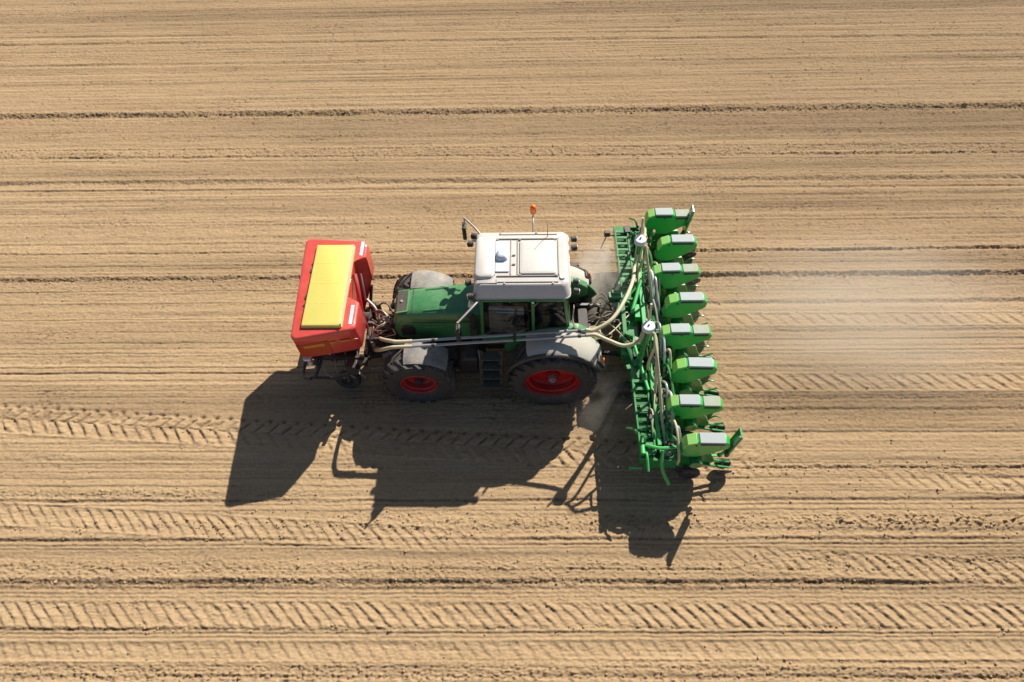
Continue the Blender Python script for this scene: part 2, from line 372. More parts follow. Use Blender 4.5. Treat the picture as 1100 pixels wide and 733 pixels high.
def soil(name, use_moist_and_shading=True):
    ma = bpy.data.materials.new(name); ma.use_nodes = True; t = ma.node_tree; b = t.nodes['Principled BSDF']
    b.inputs['Roughness'].default_value = .95; b.inputs['Specular IOR Level'].default_value = .1
    g = nn(t, 'ShaderNodeNewGeometry')
    mp = nn(t, 'ShaderNodeMapping'); mp.inputs['Scale'].default_value = (.28, 4.2, 1); t.links.new(g.outputs['Position'], mp.inputs[0])
    na = nn(t, 'ShaderNodeTexNoise', Scale=1.0, Detail=8, Roughness=.7); t.links.new(mp.outputs[0], na.inputs['Vector'])
    nb = nn(t, 'ShaderNodeTexNoise', Scale=15, Detail=9, Roughness=.8); t.links.new(g.outputs['Position'], nb.inputs['Vector'])
    nl = nn(t, 'ShaderNodeTexNoise', Scale=.35, Detail=4, Roughness=.55); t.links.new(g.outputs['Position'], nl.inputs['Vector'])
    r = nn(t, 'ShaderNodeValToRGB')
    e = r.color_ramp.elements
    e[0].position = .28; e[0].color = (.205, .136, .070, 1); e[1].position = .72; e[1].color = (.50, .348, .196, 1)
    x1 = e.new(.5); x1.color = (.374, .253, .138, 1)
    a1 = nn(t, 'ShaderNodeMath', operation='MULTIPLY_ADD'); a1.inputs[1].default_value = .62; t.links.new(nb.outputs[0], a1.inputs[0])
    a2 = nn(t, 'ShaderNodeMath', operation='MULTIPLY_ADD'); a2.inputs[1].default_value = .42; t.links.new(na.outputs[0], a2.inputs[0])
    a3 = nn(t, 'ShaderNodeMath', operation='MULTIPLY'); a3.inputs[1].default_value = .08; t.links.new(nl.outputs[0], a3.inputs[0])
    t.links.new(a3.outputs[0], a2.inputs[2]); t.links.new(a2.outputs[0], a1.inputs[2]); t.links.new(a1.outputs[0], r.inputs[0])
    col = r.outputs[0]
    if use_moist_and_shading:
        am = nn(t, 'ShaderNodeAttribute'); am.attribute_name = 'moist_and_shading'
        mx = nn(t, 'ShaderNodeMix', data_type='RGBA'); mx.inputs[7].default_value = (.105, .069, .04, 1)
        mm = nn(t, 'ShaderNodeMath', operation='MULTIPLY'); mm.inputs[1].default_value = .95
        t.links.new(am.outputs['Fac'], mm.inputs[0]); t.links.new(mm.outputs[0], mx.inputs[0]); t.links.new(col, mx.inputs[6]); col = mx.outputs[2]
    t.links.new(col, b.inputs['Base Color'])
    nc = nn(t, 'ShaderNodeTexNoise', Scale=55, Detail=6, Roughness=.8); t.links.new(g.outputs['Position'], nc.inputs['Vector'])
    bp = nn(t, 'ShaderNodeBump', Strength=.8, Distance=.016); t.links.new(nc.outputs[0], bp.inputs['Height']); t.links.new(bp.outputs[0], b.inputs['Normal'])
    return ma
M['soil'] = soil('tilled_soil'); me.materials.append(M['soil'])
M['clodsoil'] = soil('clod_soil', False)

# loose clods scattered over the rough strips
ORG = Vector((0, 0, 0))
cb = MB()
ico = [(0, 0, 1), (.9, 0, .3), (.28, .85, .35), (-.72, .53, .3), (-.72, -.53, .35), (.28, -.85, .3), (.7, .5, -.4), (-.28, .85, -.35), (-.9, 0, -.4), (-.28, -.85, -.35), (.7, -.5, -.4), (0, 0, -1)]
icf = [(0, 1, 2), (0, 2, 3), (0, 3, 4), (0, 4, 5), (0, 5, 1), (1, 6, 2), (2, 7, 3), (3, 8, 4), (4, 9, 5), (5, 10, 1), (1, 10, 6), (2, 6, 7), (3, 7, 8), (4, 8, 9), (5, 9, 10), (11, 7, 6), (11, 8, 7), (11, 9, 8), (11, 10, 9), (11, 6, 10)]
def clods(n, pl, pr, wid, smax, x0=-19, x1=17):
    for _ in range(n):
        x = random.uniform(x0, x1); a = ground_at(0, pl); b = ground_at(IW, pr)
        y = a.y+(b.y-a.y)*(x-a.x)/(b.x-a.x)+random.gauss(0, wid)
        s_ = smax*(.3+.7*random.random()**3); z = height_at(x, y)
        rot = Matrix.Rotation(random.random()*6, 3, 'Z')@Matrix.Rotation(random.random()*6, 3, 'X')
        cb.add([Vector((x, y, z+s_*.25))+(rot@Vector(p))*s_*random.uniform(.65, 1.15) for p in ico], icf)
for a in [(900, 563, 561, .14, .035), (700, 612, 608, .15, .03), (500, 720, 720, .2, .032), (350, 626, 626, .05, .035), (300, 675, 675, .05, .035), (300, 579, 577, .05, .03),
          (350, 126, 114, .07, .04), (250, 302, 293, .05, .035), (250, 165, 160, .1, .03), (300, 530, 528, .1, .03), (1600, 420, 410, 3.0, .022), (1500, 100, 90, 2.5, .024), (300, 505, 503, .1, .03, 3), (500, 250, 240, 1.2, .022)]:
    clods(*a)
clods(2600, 380, 370, 4.5, .026)
o = cb.build('soil_clods', 'clodsoil', smooth=20)
tag(o, 'loose dry soil clods scattered over the field', 'soil clods', kind='stuff')

# ================================================================ TRACTOR
T = empty('tractor', (0, 0, 0))
tag(T, 'green farm tractor with white cab roof and red wheel rims pulling the planter', 'tractor')

def lerp(a, b, t): return a+(b-a)*t
# --- hood
def hood_ring(x, wt, wb, zt, zs, zb):
    half = [(0, zt), (wt*.6, zt-.006), (wt*.9, zt-.03), (wt*1.02, zt-.075), (wb*.97, zs), (wb, lerp(zs, zb, .5)), (wb*.97, zb)]
    pts = [(x, -y, z) for y, z in half[::-1]] + [(x, y, z) for y, z in half[1:]]
    return pts
hb = MB()
hb.loft([hood_ring(-3.27, .20, .24, 1.45, 1.32, 1.05), hood_ring(-3.24, .27, .33, 1.62, 1.40, 1.0), hood_ring(-3.16, .31, .38, 1.72, 1.47, .98), hood_ring(-2.9, .33, .41, 1.79, 1.53, .98),
         hood_ring(-2.4, .345, .42, 1.85, 1.56, 1.0), hood_ring(-1.9, .37, .43, 1.90, 1.58, 1.0), hood_ring(-1.45, .40, .45, 1.94, 1.6, 1.0)])
hood = hb.build('hood', 'green', T, bevel=.006); hood.location = (0, .06, .17)
g = MB()
g.prism([(-3.17, 1.725), (-2.965, 1.7845), (-2.965, 1.80), (-3.17, 1.74)], -.25, .25)
g.build('grille_panel', 'grille', hood)
g = MB(); 
for y in (-.265, .265): g.prism([(-3.18, 1.718), (-2.93, 1.79), (-2.93, 1.812), (-3.18, 1.745)], y-.016, y+.016)
g.prism([(-2.96, 1.78), (-2.92, 1.79), (-2.92, 1.815), (-2.96, 1.803)], -.249, .249)
g.build('grille_surround', 'trim', hood, bevel=.004)
for s in (-1, 1):
    g = MB(); 
    prof = [(-3.12, 1.30), (-3.10, 1.42), (-3.0, 1.48), (-2.86, 1.47), (-2.82, 1.36), (-2.84, 1.16), (-3.1, 1.14)]
    g.prism(prof, s*.37, s*.428); g.build('side_vent', 'black', hood, bevel=.01)
    g = MB(); g.prism([(-2.62, 1.42), (-2.22, 1.44), (-2.22, 1.475), (-2.62, 1.455)], s*.40, s*.4265); g.build('hood_strip', 'trim', hood)
    g = MB(); g.cyl((-3.27, s*.14, 1.3), (-3.285, s*.14, 1.3), .06); g.build('headlight', 'lamp', hood)
    g = MB(); g.bar((-2.86, s*.422, 1.62), (-1.5, s*.446, 1.65), .014, .014); g.build('hood_seam', 'black', hood)
for s in (-1, 1):
    g = MB(); g.box((-2.35, s*.26, 1.853), (.5, .02, .008), Matrix.Rotation(R(-6), 3, 'Y')); g.build('hood_rib', 'green', hood, bevel=.003)
g = MB(); g.cyl((-3.07, 0, 1.77), (-3.07, 0, 1.785), .03); g.build('hood_badge', 'steel', hood)
g = MB(); g.bar((-2.84, -.3, 1.7995), (-2.84, .3, 1.7995), .012, .006); g.build('hood_seam', 'black', hood)
# --- chassis
g = MB()
g.box((-2.2, 0, .85), (2.2, .5, .42)); g.box((-.6, 0, .85), (1.6, .55, .5)); g.box((.25, 0, .95), (.7, .55, .6)); g.box((-3.2, 0, .8), (.35, .5, .5))
g.cyl((-.05, -1.0, .95), (-.05, 1.0, .95), .14); g.box((-2.78, 0, .68), (.3, 1.5, .18)); g.cyl((-2.78, -.85, .7), (-2.78, .85, .7), .1)
g.box((-1.85, -.55, .75), (.9, .36, .45)); g.box((-1.85, .55, .75), (.9, .36, .45))
g.build('chassis', 'black', T, bevel=.02)
# --- wheels
def tyre_mesh(c, r, wd, rimr, lugs, lugh, outs):
    b = MB(); c = Vector(c); hw = wd/2
    prof = [(rimr, -hw*.72), (rimr+.03, -hw*.86), (lerp(rimr, r, .35), -hw*1.0), (lerp(rimr, r, .7), -hw*.98), (r*.945, -hw*.86), (r*.965, -hw*.55), (r*.97, 0)]
    prof = prof+[(a, -h) for a, h in prof[-2::-1]]
    b.lathe(prof, c, (0, 1, 0), 72)
    # lugs: curved bars from the middle to the shoulder, both sides
    for side in (-1, 1):
        for k in range(lugs):
            a0 = 2*math.pi*(k+(.5 if side > 0 else 0))/lugs; rings = []
            for t in (0, .25, .5, .75, 1.0, 1.12):
                yy = side*hw*lerp(-.05, .95, min(t, 1)); a = a0+(t**1.15)*.42*(1 if True else 1)
                ro = r if t <= .8 else (r*.985 if t <= 1 else r*.93); ri = r*.93 if t < 1 else r*.9
                if t > 1: yy = side*hw*.995
                da = (.028+.008*t)*1.0/r
                rg = []
                for rr, dd in ((ri, -da*1.5), (ro, -da), (ro, da), (ri, da*1.5)):
                    rg.append(c+Vector((-math.cos(a+dd)*rr, yy, math.sin(a+dd)*rr)))
                rings.append(rg)
            b.loft(rings)
    return b
def make_wheel(c, r, wd, rimr, lugs, side):
    c = Vector(c); hw = wd/2; o_ = side
    b = MB()
    # rim: barrel, well and disc (closed loop profile)
    prof = [(rimr+.005, hw*.80), (rimr-.012, hw*.83), (rimr-.03, hw*.74), (rimr-.035, hw*.55), (rimr-.075, hw*.5), (rimr-.085, hw*.1), (rimr-.12, hw*-.05), (.16, hw*.12), (.15, hw*.32), (.02, hw*.34), (.02, hw*.0),
            (.2, -hw*.05), (rimr-.06, -hw*.3), (rimr-.02, -hw*.8), (rimr+.005, -hw*.8)]
    b.lathe([(a, h*o_) for a, h in prof], c, (0, 1, 0), 56)
    for k in range(10):
        a = 2*math.pi*k/10; p = c+Vector((math.cos(a)*.12, o_*hw*.33, math.sin(a)*.12)); b.cyl(p, p+Vector((0, o_*.03, 0)), .017, n=6)
    wheel = b.build('wheel', 'rimred', T, smooth=30)
    ty = tyre_mesh(c, r, wd, rimr, lugs, .05, side).build('tyre', 'tyre', wheel, smooth=35)
    b = MB(); b.cyl(c+Vector((0, o_*hw*.3, 0)), c+Vector((0, o_*hw*.62, 0)), .095, .075, n=20); b.cyl(c+Vector((0, o_*hw*.6, 0)), c+Vector((0, o_*hw*.72, 0)), .05, .04, n=12)
    b.build('hub', 'black' if r < .9 else 'steel', wheel, bevel=.008)
    return wheel
for s in (-1, 1):
    make_wheel((0, s*.95-(.09 if s < 0 else 0), .91), .915, .64, .555, 22, s)
    make_wheel((-2.78, s*.93-(.09 if s < 0 else 0), .745), .765, .54, .38, 19, s)
# --- fenders
def arc_fender(cx, cz, r, a0, a1, y0, y1, th, lip, n=18, drop=.05):
    b = MB(); rings = []
    for k in range(n+1):
        a = lerp(a0, a1, k/n); e = Vector((-math.cos(a), 0, math.sin(a)))
        c = Vector((cx, 0, cz)); ys = [y0, lerp(y0, y1, .25), lerp(y0, y1, .8), y1]; dr = [0, .01, .0, -drop]
        rings.append([c+e*(r+d_)+Vector((0, y, 0)) for y, d_ in zip(ys, dr)]+[c+e*(r+d_-th)+Vector((0, y, 0)) for y, d_ in list(zip(ys, dr))[::-1]])
    b.loft(rings); return b
for s in (-1, 1):
    arc_fender(-2.78, .73, .83, R(74), R(140), s*.68, s*1.18, .02, 0, drop=.035).build('front_fender', 'fender', T, smooth=60)
    g = MB(); g.bar((-2.78, s*.55, .9), (-2.78, s*.68, 1.5), .05, .05); g.bar((-2.6, s*.6, 1.0), (-2.5, s*.72, 1.5), .04, .04); g.build('fender_bracket', 'black', T)
    f_ = arc_fender(.0, .93, 1.06, R(60), R(158 if s < 0 else 138), s*.66, s*(1.20 if s < 0 else 1.02), .025, 0, drop=.06, n=26).build('rear_fender', 'dustfender', T, smooth=60)
    arc_fender(.0, .93, 1.005, R(14), R(160 if s < 0 else 140), s*(1.195 if s < 0 else 1.015), s*(1.27 if s < 0 else 1.09), .03, 0, drop=.02, n=26).build('fender_lip', 'black', f_, smooth=60)
    # inner fender shell between cab and wheel
    g = MB(); pts = [(-math.cos(R(a))*1.06, .93+math.sin(R(a))*1.06) for a in range(22, 160, 8)]
    pts = pts+[(.8, 1.1), (.3, 1.0), (-.6, 1.0)]
    g.prism([(a, b_) for a, b_ in pts], s*.64, s*.665); g.build('fender_side', 'green', f_)
    lx_, ly_, lz_ = (.96, -1.06, 1.40) if s < 0 else (.78, .9, 1.60)
    g = MB(); g.box((lx_, ly_, lz_), (.07, .2, .3), Matrix.Rotation(R(-25), 3, 'Y')); g.build('tail_light', 'black', f_, bevel=.02)
    g = MB(); g.cyl((lx_+.03, ly_, lz_+.05), (lx_+.05, ly_, lz_+.04), .05); g.build('lamp_lens', 'orange', f_)
    # box where the fender meets the cab
    g = MB(); g.prism([(-1.0, 1.12), (-.92, 1.45), (-.6, 1.78), (-.1, 1.98), (.5, 1.95), (.75, 1.75), (.75, 1.5), (.2, 1.1)], s*.5, s*.655); g.build('fender_arch', 'green', T, bevel=.02)
# --- cab
cabx0, cabx1, cy_ = -1.42, .22, .74
g = MB()
g.prism([(-1.46, 1.05), (-1.42, 1.42), (-1.30, 1.46), (.22, 1.46), (.24, 1.05)], -.62, .62)
cab = g.build('cab_body', 'green', T, bevel=.02); cab.location = (0, .11, .12)
g = MB()
P = {}
for s in (-1, 1):
    g.bar((-1.42, s*.60, 1.42), (-1.36, s*.73, 2.80), .07, .07)        # front pillar
    g.bar((-.38, s*.72, 1.42), (-.40, s*.76, 2.80), .13, .06)         # middle pillar
    g.bar((.34, s*.64, 1.42), (.20, s*.70, 2.80), .07, .07)
    g.bar((-1.42, s*.62, 1.45), (.34, s*.70, 1.45), .08, .07); g.bar((-1.36, s*.72, 2.77), (.2, s*.72, 2.77), .06, .06)
for x0, z0 in ((-1.42, 1.44), (.34, 1.44), (-1.36, 2.77), (.2, 2.77)): g.bar((x0, -.64, z0), (x0, .64, z0), .06, .06)
g.build('cab_frame', 'green', cab, bevel=.012)
def pane(a, b, c, d):
    g = MB(); P4 = [Vector(p) for p in (a, b, c, d)]; nrm = (P4[1]-P4[0]).cross(P4[3]-P4[0]).normalized()*.006
    g.loft([P4, [p+nrm for p in P4]]); g.build('window', 'glass', cab)
for s in (-1, 1):
    pane((-1.36, s*.645, 1.47), (-.46, s*.735, 1.47), (-.48, s*.768, 2.74), (-1.32, s*.74, 2.74))
    pane((-.3, s*.735, 1.47), (.30, s*.69, 1.47), (.16, s*.73, 2.74), (-.32, s*.768, 2.74))
pane((-1.435, -.56, 1.47), (-1.435, .56, 1.47), (-1.375, .68, 2.74), (-1.375, -.68, 2.74))
pane((.36, -.6, 1.47), (.36, .6, 1.47), (.22, .66, 2.74), (.22, -.66, 2.74))
g = MB(); g.box((-.62, -.775, 1.9), (.22, .03, .04)); g.build('door_handle', 'black', cab, bevel=.008)
g = MB(); g.box((-.25, 0, 1.62), (.5, .5, .14)); g.box((-.02, 0, 2.0), (.14, .48, .7), Matrix.Rotation(R(8), 3, 'Y')); g.box((-.25, -.3, 1.82), (.4, .07, .06)); g.box((-.25, .3, 1.82), (.4, .07, .06)); g.box((.0, 0, 2.42), (.1, .28, .18))
g.build('driver_seat', 'seat', cab, bevel=.04)
g = MB(); g.box((-1.15, 0, 1.66), (.3, .5, .4)); g.bar((-1.1, 0, 1.8), (-.95, 0, 2.02), .06, .06); g.build('dashboard', 'black', cab, bevel=.03)
g = MB(); t_ = []
for k in range(24):
    a = 2*math.pi*k/24; t_.append(Vector((-.93, 0, 2.04))+Vector((math.cos(a)*.19*.8, math.sin(a)*.19, math.cos(a)*.19*.55)))
g.tube(t_+[t_[0]], .015, 6, sub=1); g.bar(t_[0], t_[12], .02, .02); g.build('steering_wheel', 'black', cab)
g = MB(); g.box((-.5, 0, 1.475), (1.6, 1.15, .02)); g.build('cab_floor', 'seat', cab)
g = MB(); g.box((-.55, -.5, 1.72), (.5, .16, .25)); g.box((-.8, -.5, 1.95), (.14, .12, .16)); g.build('control_console', 'black', cab, bevel=.02)
# roof
def rring(z, x0, x1, y, r, n=5):
    pts = []
    for cx, cy, a0 in ((x1-r, y-r, 0), (x0+r, y-r, 90), (x0+r, -y+r, 180), (x1-r, -y+r, 270)):
        for k in range(n+1): a = R(a0+90*k/n); pts.append((cx+math.cos(a)*r, cy+math.sin(a)*r, z))
    return pts
g = MB()
g.loft([rring(2.74, -1.40, .26, .74, .1), rring(2.74, -1.475, .32, .81, .10), rring(2.77, -1.495, .34, .83, .12), rring(2.795, -1.495, .34, .83, .12),
        rring(2.80, -1.485, .33, .815, .12), rring(2.985, -1.45, .295, .69, .12), rring(3.015, -1.42, .27, .65, .12), rring(3.035, -1.2, .1, .5, .15)])
roof = g.build('cab_roof', 'white', T, smooth=28, bevel=.012); roof.location = (-.02, .18, .14); roof.scale = (1, .955, 1)
g = MB(); g.loft([rring(3.02, -1.47, -1.09, .52, .1), rring(3.055, -1.46, -1.09, .51, .1), rring(3.075, -1.42, -1.12, .47, .08)]); g.build('roof_front_panel', 'white', roof, smooth=50)
g = MB(); g.box((-.95, 0.02, 3.045), (.26, .78, .03)); g.build('roof_recess_panel', 'whiteblue', roof, bevel=.008)
g = MB(); g.loft([rring(3.055, -1.06, -.84, .13, .05), rring(3.12, -1.05, -.86, .11, .05), rring(3.15, -1.01, -.9, .06, .03)]); 
for v_ in g.v: v_.y += .02
g.build('roof_vent', 'whiteblue', roof, smooth=50)
g = MB(); g.loft([rring(3.03, -.62, .06, .42, .04), rring(3.06, -.62, .06, .42, .04), rring(3.07, -.58, .02, .38, .05)]); g.build('roof_hatch', 'white', roof, bevel=.006)
g = MB()
for y in (.47, -.47): g.bar((-1.05, y, 3.047), (.1, y, 3.047), .02, .02)
for x_ in (-1.09, -.79, -.66, .11): g.bar((x_, -.44, 3.044), (x_, .44, 3.044), .022, .014)
for y in (-.18, .05): g.box((-.73, y, 3.05), (.06, .025, .02))
for x_, y in ((.05, -.45), (.05, .45), (-.62, .45), (-.62, -.45), (-1.05, .45)): g.box((x_, y, 3.055), (.05, .035, .02))
g.build('roof_seal', 'seam', roof, bevel=.003)
g = MB(); g.loft([rring(3.02, .11, .23, .56, .05), rring(3.05, .12, .22, .54, .05)]); g.build('roof_rear_rail', 'white', roof)
g = MB()
g.bar((-1.02, .6, 3.03), (.1, .6, 3.03), .010, .012); g.build('roof_seam', 'seam', roof)
g = MB(); g.bar((-1.02, -.6, 3.03), (.1, -.6, 3.03), .010, .012); g.bar((-1.05, -.62, 3.03), (-1.0, -.59, 3.03), .012, .012)
g.bar((-1.44, -.62, 3.022), (-1.05, -.62, 3.026), .012, .012); g.bar((-1.05, -.62, 3.026), (-1.05, -.54, 3.033), .012, .012)
g.build('roof_seam', 'seam', roof)
for x_, y_ in ((-.3, .72), (-1.0, .70), (.0, -.70), (-.9, -.70)):
    g = MB(); g.cyl((x_, y_*.9, 3.02), (x_, y_*.9, 3.035), .02, n=8); g.build('roof_bolt', 'steel', roof)
# beacon
g = MB(); g.tube([(-.38, .78, 2.98), (-.38, .95, 3.05), (-.38, 1.10, 3.08), (-.38, 1.13, 3.16)], .016, 8); g.cyl((-.38, 1.13, 3.15), (-.38, 1.13, 3.18), .05)
bea = g.build('beacon_stalk', 'steel', T); bea.location = (0, .12, .08)
g = MB(); g.loft([rring(z, -.38-r_, -.38+r_, r_, r_*.98) for z, r_ in ((3.18, .058), (3.23, .064), (3.31, .058), (3.35, .04), (3.36, .015))])
for v_ in g.v: v_.y += 1.13
g.build('beacon_lens', 'orange', bea, smooth=60)
# mirrors
for s in (-1, 1):
    g = MB(); g.tube([(-1.38, s*.74, 2.78), (-1.52, s*.95, 2.80), (-1.78, s*1.28, 2.78)], .022, 8); g.tube([(-1.78, s*1.28, 2.80), (-1.80, s*1.3, 2.3)], .014, 8, sub=1)
    mi_ = g.build('mirror_arm', 'steel', T); mi_.location = (0, .16, .12)
    g = MB(); g.box((-1.80, s*1.26, 2.4), (.08, .2, .36)); g.build('mirror', 'black', mi_, bevel=.02)
    g = MB(); g.box((-1.757, s*1.26, 2.4), (.006, .17, .32)); g.build('mirror_pane', 'mirrorglass', mi_)
    # roof work lamps
    for x_, y_, z_ in ((-1.5, .72, 2.84), (-1.56, .5, 2.86), (.36, .62, 2.84), (.36, .40, 2.84)):
        if (x_ < -1.55 and s < 0) : y_ = .42
        g = MB(); d_ = -1 if x_ < 0 else 1
        g.cyl((x_, s*y_, z_), (x_+d_*.10, s*(y_+.02), z_-.01), .055, .065); wl = g.build('work_lamp', 'black', T, bevel=.01); wl.location = (0, .16, .14)
        g = MB(); g.cyl((x_+d_*.10, s*(y_+.02), z_-.01), (x_+d_*.11, s*(y_+.02), z_-.012), .052); g.build('lamp_lens', 'lamp', wl)
    # lamp on the front shoulder
    g = MB(); g.cyl((-1.50, s*.80, 2.62), (-1.60, s*.80, 2.66), .05, .075); g.bar((-1.4, s*.72, 2.6), (-1.5, s*.8, 2.62), .02, .02); sl = g.build('shoulder_lamp', 'lamp', T, bevel=.015); sl.location = (0, .17, .15)
# wiper motor box, exhaust, antenna
g = MB(); g.tube([(-1.56, -.52, 1.5), (-1.58, -.56, 2.0), (-1.57, -.62, 2.35), (-1.62, -.66, 2.5)], .06, 14); g.cyl((-1.57, -.53, 1.35), (-1.575, -.56, 1.95), .085)
g.build('exhaust', 'black', T)
g = MB(); g.cyl((-.1, .6, 3.03), (-.12, .6, 3.5), .008, .004); g.build('antenna', 'black', T).location = (0, .1, .08)
# steps, fuel tank
for s in (-1, 1):
    g = MB(); 
    for x_ in (-1.47, -1.05): g.bar((x_, s*.74, 1.30), (x_-.02, s*1.08, .42), .03, .09)
    stp = g.build('step_frame', 'black', T, bevel=.008)
    for k in range(4):
        t = k/3.; g = MB(); g.box((-1.27, s*lerp(.80, 1.06, t), lerp(1.16, .46, t)), (.40, .2, .03)); g.build('step', 'grille', stp, bevel=.006)
    g = MB(); g.prism([(-1.95, .55), (-1.98, 1.0), (-1.86, 1.12), (-1.54, 1.12), (-1.52, .5)], s*.42, s*.84); g.build('fuel_tank', 'black', T, bevel=.05)
    g = MB(); g.bar((-1.50, s*.80, 1.0), (-1.50, s*.86, 1.5), .025, .025); g.build('handrail', 'steel', T)
# front linkage
g = MB()
for s in (-1, 1):
    g.bar((-3.2, s*.34, .62), (-3.95, s*.40, .55), .09, .12); g.cyl((-3.35, s*.32, 1.15), (-3.7, s*.36, .65), .05); g.cyl((-3.5, s*.34, .93), (-3.78, s*.38, .58), .03)
g.bar((-3.25, 0, 1.12), (-3.9, 0, 1.25), .07, .07); g.box((-3.35, 0, .8), (.25, .75, .45)); g.bar((-3.42, -.34, .95), (-3.62, .34, .95), .06, .06)
g.bar((-3.35, -.15, 1.2), (-3.35, -.15, 1.45), .05, .05); g.box((-3.42, .12, 1.15), (.14, .22, .2))
lk = g.build('front_linkage', 'black', T, bevel=.01)
g = MB(); g.cyl((-3.28, -.02, 1.25), (-3.60, .04, 1.32), .035); g.build('linkage_cylinder', 'steel', lk)
g = MB(); g.cyl((-3.3, -.42, .78), (-3.62, -.5, .72), .05); g.build('linkage_cylinder', 'steel', lk)
g = MB(); g.box((-3.40, .42, 1.30), (.05, .12, .34), Matrix.Rotation(R(30), 3, 'Y')); g.build('coupling_plate', 'black', lk, bevel=.005)
g = MB(); g.bar((-3.5, -.62, .5), (-3.9, -.7, .5), .05, .08); g.build('catch_hook', 'steel', lk, bevel=.005)
g = MB(); g.prism([(-3.7, .1), (-3.5, .34), (-3.38, .3), (-3.42, .0), (-3.6, -.12)], 1.02, 1.06, axis='z'); g.cyl((-3.55, .12, 1.0), (-3.55, .12, 1.14), .06); g.build('linkage_bracket', 'steel', lk, bevel=.005)
random.seed(3)
for k, (x_, y_, z_, sx_, sy_, sz_) in enumerate(((-3.45, -.3, 1.0, .3, .1, .3), (-3.6, .25, .9, .4, .1, .25), (-3.7, -.1, 1.05, .16, .5, .12), (-3.5, .05, .7, .5, .6, .12), (-3.75, .5, 1.0, .1, .1, .5), (-3.4, -.62, .9, .2, .14, .16), (-3.62, -.45, 1.2, .2, .05, .3))):
    g = MB(); g.box((x_, y_, z_), (sx_, sy_, sz_), Matrix.Rotation(.35*math.sin(k*2.1), 3, 'Z')); g.build('linkage_plate', ('black', 'hyd', 'steel')[k % 3 if k != 3 else 0], lk, bevel=.015)
for k in range(20):
    a = Vector((-3.28, random.uniform(-.32, .32), random.uniform(1.0, 1.35))); b_ = Vector((-3.82, random.uniform(-.45, .5), random.uniform(.9, 1.3)))
    md = (a+b_)/2+Vector((random.uniform(-.05, .05), random.uniform(-.15, .15), random.uniform(.0, .3)))
    g = MB(); g.tube([a, md, b_], random.choice((.012, .016, .02)), 7); g.build('hydraulic_hose', ('hyd', 'steel', 'hyd', 'hose')[k % 4], lk)
# rear linkage
g = MB()
for s in (-1, 1):
    g.bar((.45, s*.33, .62), (1.45, s*.42, .62), .07, .1); g.bar((.5, s*.3, 1.42), (1.05, s*.38, 1.30), .07, .07); g.cyl((1.02, s*.38, 1.28), (1.0, s*.38, .66), .03)
    g.cyl((.5, s*.42, .8), (.9, s*.42, 1.25), .05)
g.bar((.5, 0, 1.25), (1.5, 0, 1.2), .06, .06); g.box((.65, 0, 1.2), (.2, .5, .35)); g.box((.68, 0, 1.0), (.3, .3, .2))
rl = g.build('rear_linkage', 'black', T, bevel=.01)
random.seed(11)
for k in range(10):
    y0_ = random.uniform(-.38, .3); a = Vector((.74, y0_, random.uniform(1.2, 1.38))); b_ = Vector((1.62, random.uniform(-.6, .5), random.uniform(1.1, 1.4)))
    md = Vector((1.12, y0_+random.uniform(-.25, .3), random.uniform(1.3, 1.65)))
    g = MB(); g.tube([a, a+Vector((.14, 0, .12)), md, b_], .014, 7); g.build('hydraulic_hose', ('hyd', 'hose', 'hyd')[k % 3], rl)
for k in range(3):
    g = MB(); pts = [Vector((.86+.12*math.cos(a*.7+k), -.55+.1*math.sin(a*.7+k)+.05*k, 1.42+.02*a)) for a in range(12)]
    g.tube([(.38, -.66+.03*k, 2.7)]+[(.42, -.64+.03*k, 2.0)]+pts, .010, 6, sub=3); g.build('cable', 'hose', rl)

# ================================================================ FRONT TANK
TK = empty('front_tank', (-4.45, 0, 0))
tag(TK, 'red fertiliser tank with yellow cover mounted ahead of the tractor', 'tank')
def tank_ring(z, x0, x1, ya, yb, nx, r=.12, notch=True):
    """outline seen from above, notch (fan bay) cut in the tractor side"""
    pts = []
    def arc(cx, cy, a0, a1, rr, n=5):
        for k in range(n+1):
            a = R(lerp(a0, a1, k/n)); pts.append((cx+math.cos(a)*rr, cy+math.sin(a)*rr, z))
    arc(x1-r, yb-r, 0, 90, r); arc(x0+r, yb-r, 90, 180, r); arc(x0+r, ya+r, 180, 270, r); arc(x1-r, ya+r, 270, 360, r)
    q_ = .06
    for p in ((x1, -.40), (x1-q_, -.34), (nx+q_, -.30), (nx, -.24), (nx, .66), (nx+q_, .72), (x1-q_, .76), (x1, .80)): pts.append((p[0], p[1], z))
    return [(x+(.11*(1.3-y)/2.5 if x < -4.75 else 0), (y*(1-.20*max(0, x-x0)/(x1-x0)) if y < 0 else (y+(.13-.09*max(0, x-x0)/(x1-x0))*min(1, max(0, y-.7)/.4) if y > .7 else y)), z) for x, y, z in pts]
rings = [tank_ring(.95, -4.65, -4.10, -.6, .6, -4.2), tank_ring(1.30, -4.9, -3.95, -.85, .85, -4.12), tank_ring(1.62, -5.04, -3.85, -1.05, 1.05, -4.08), tank_ring(1.72, -5.10, -3.80, -1.16, 1.16, -4.06),
         tank_ring(2.30, -5.12, -3.79, -1.19, 1.19, -4.03), tank_ring(2.43, -5.12, -3.795, -1.19, 1.19, -4.03), tank_ring(2.455, -5.10, -3.82, -1.175, 1.175, -4.03), tank_ring(2.465, -5.06, -3.88, -1.15, 1.15, -4.03)]
g = MB(); g.loft(rings); tank = g.build('tank_body', 'red', TK, smooth=45, bevel=.008)
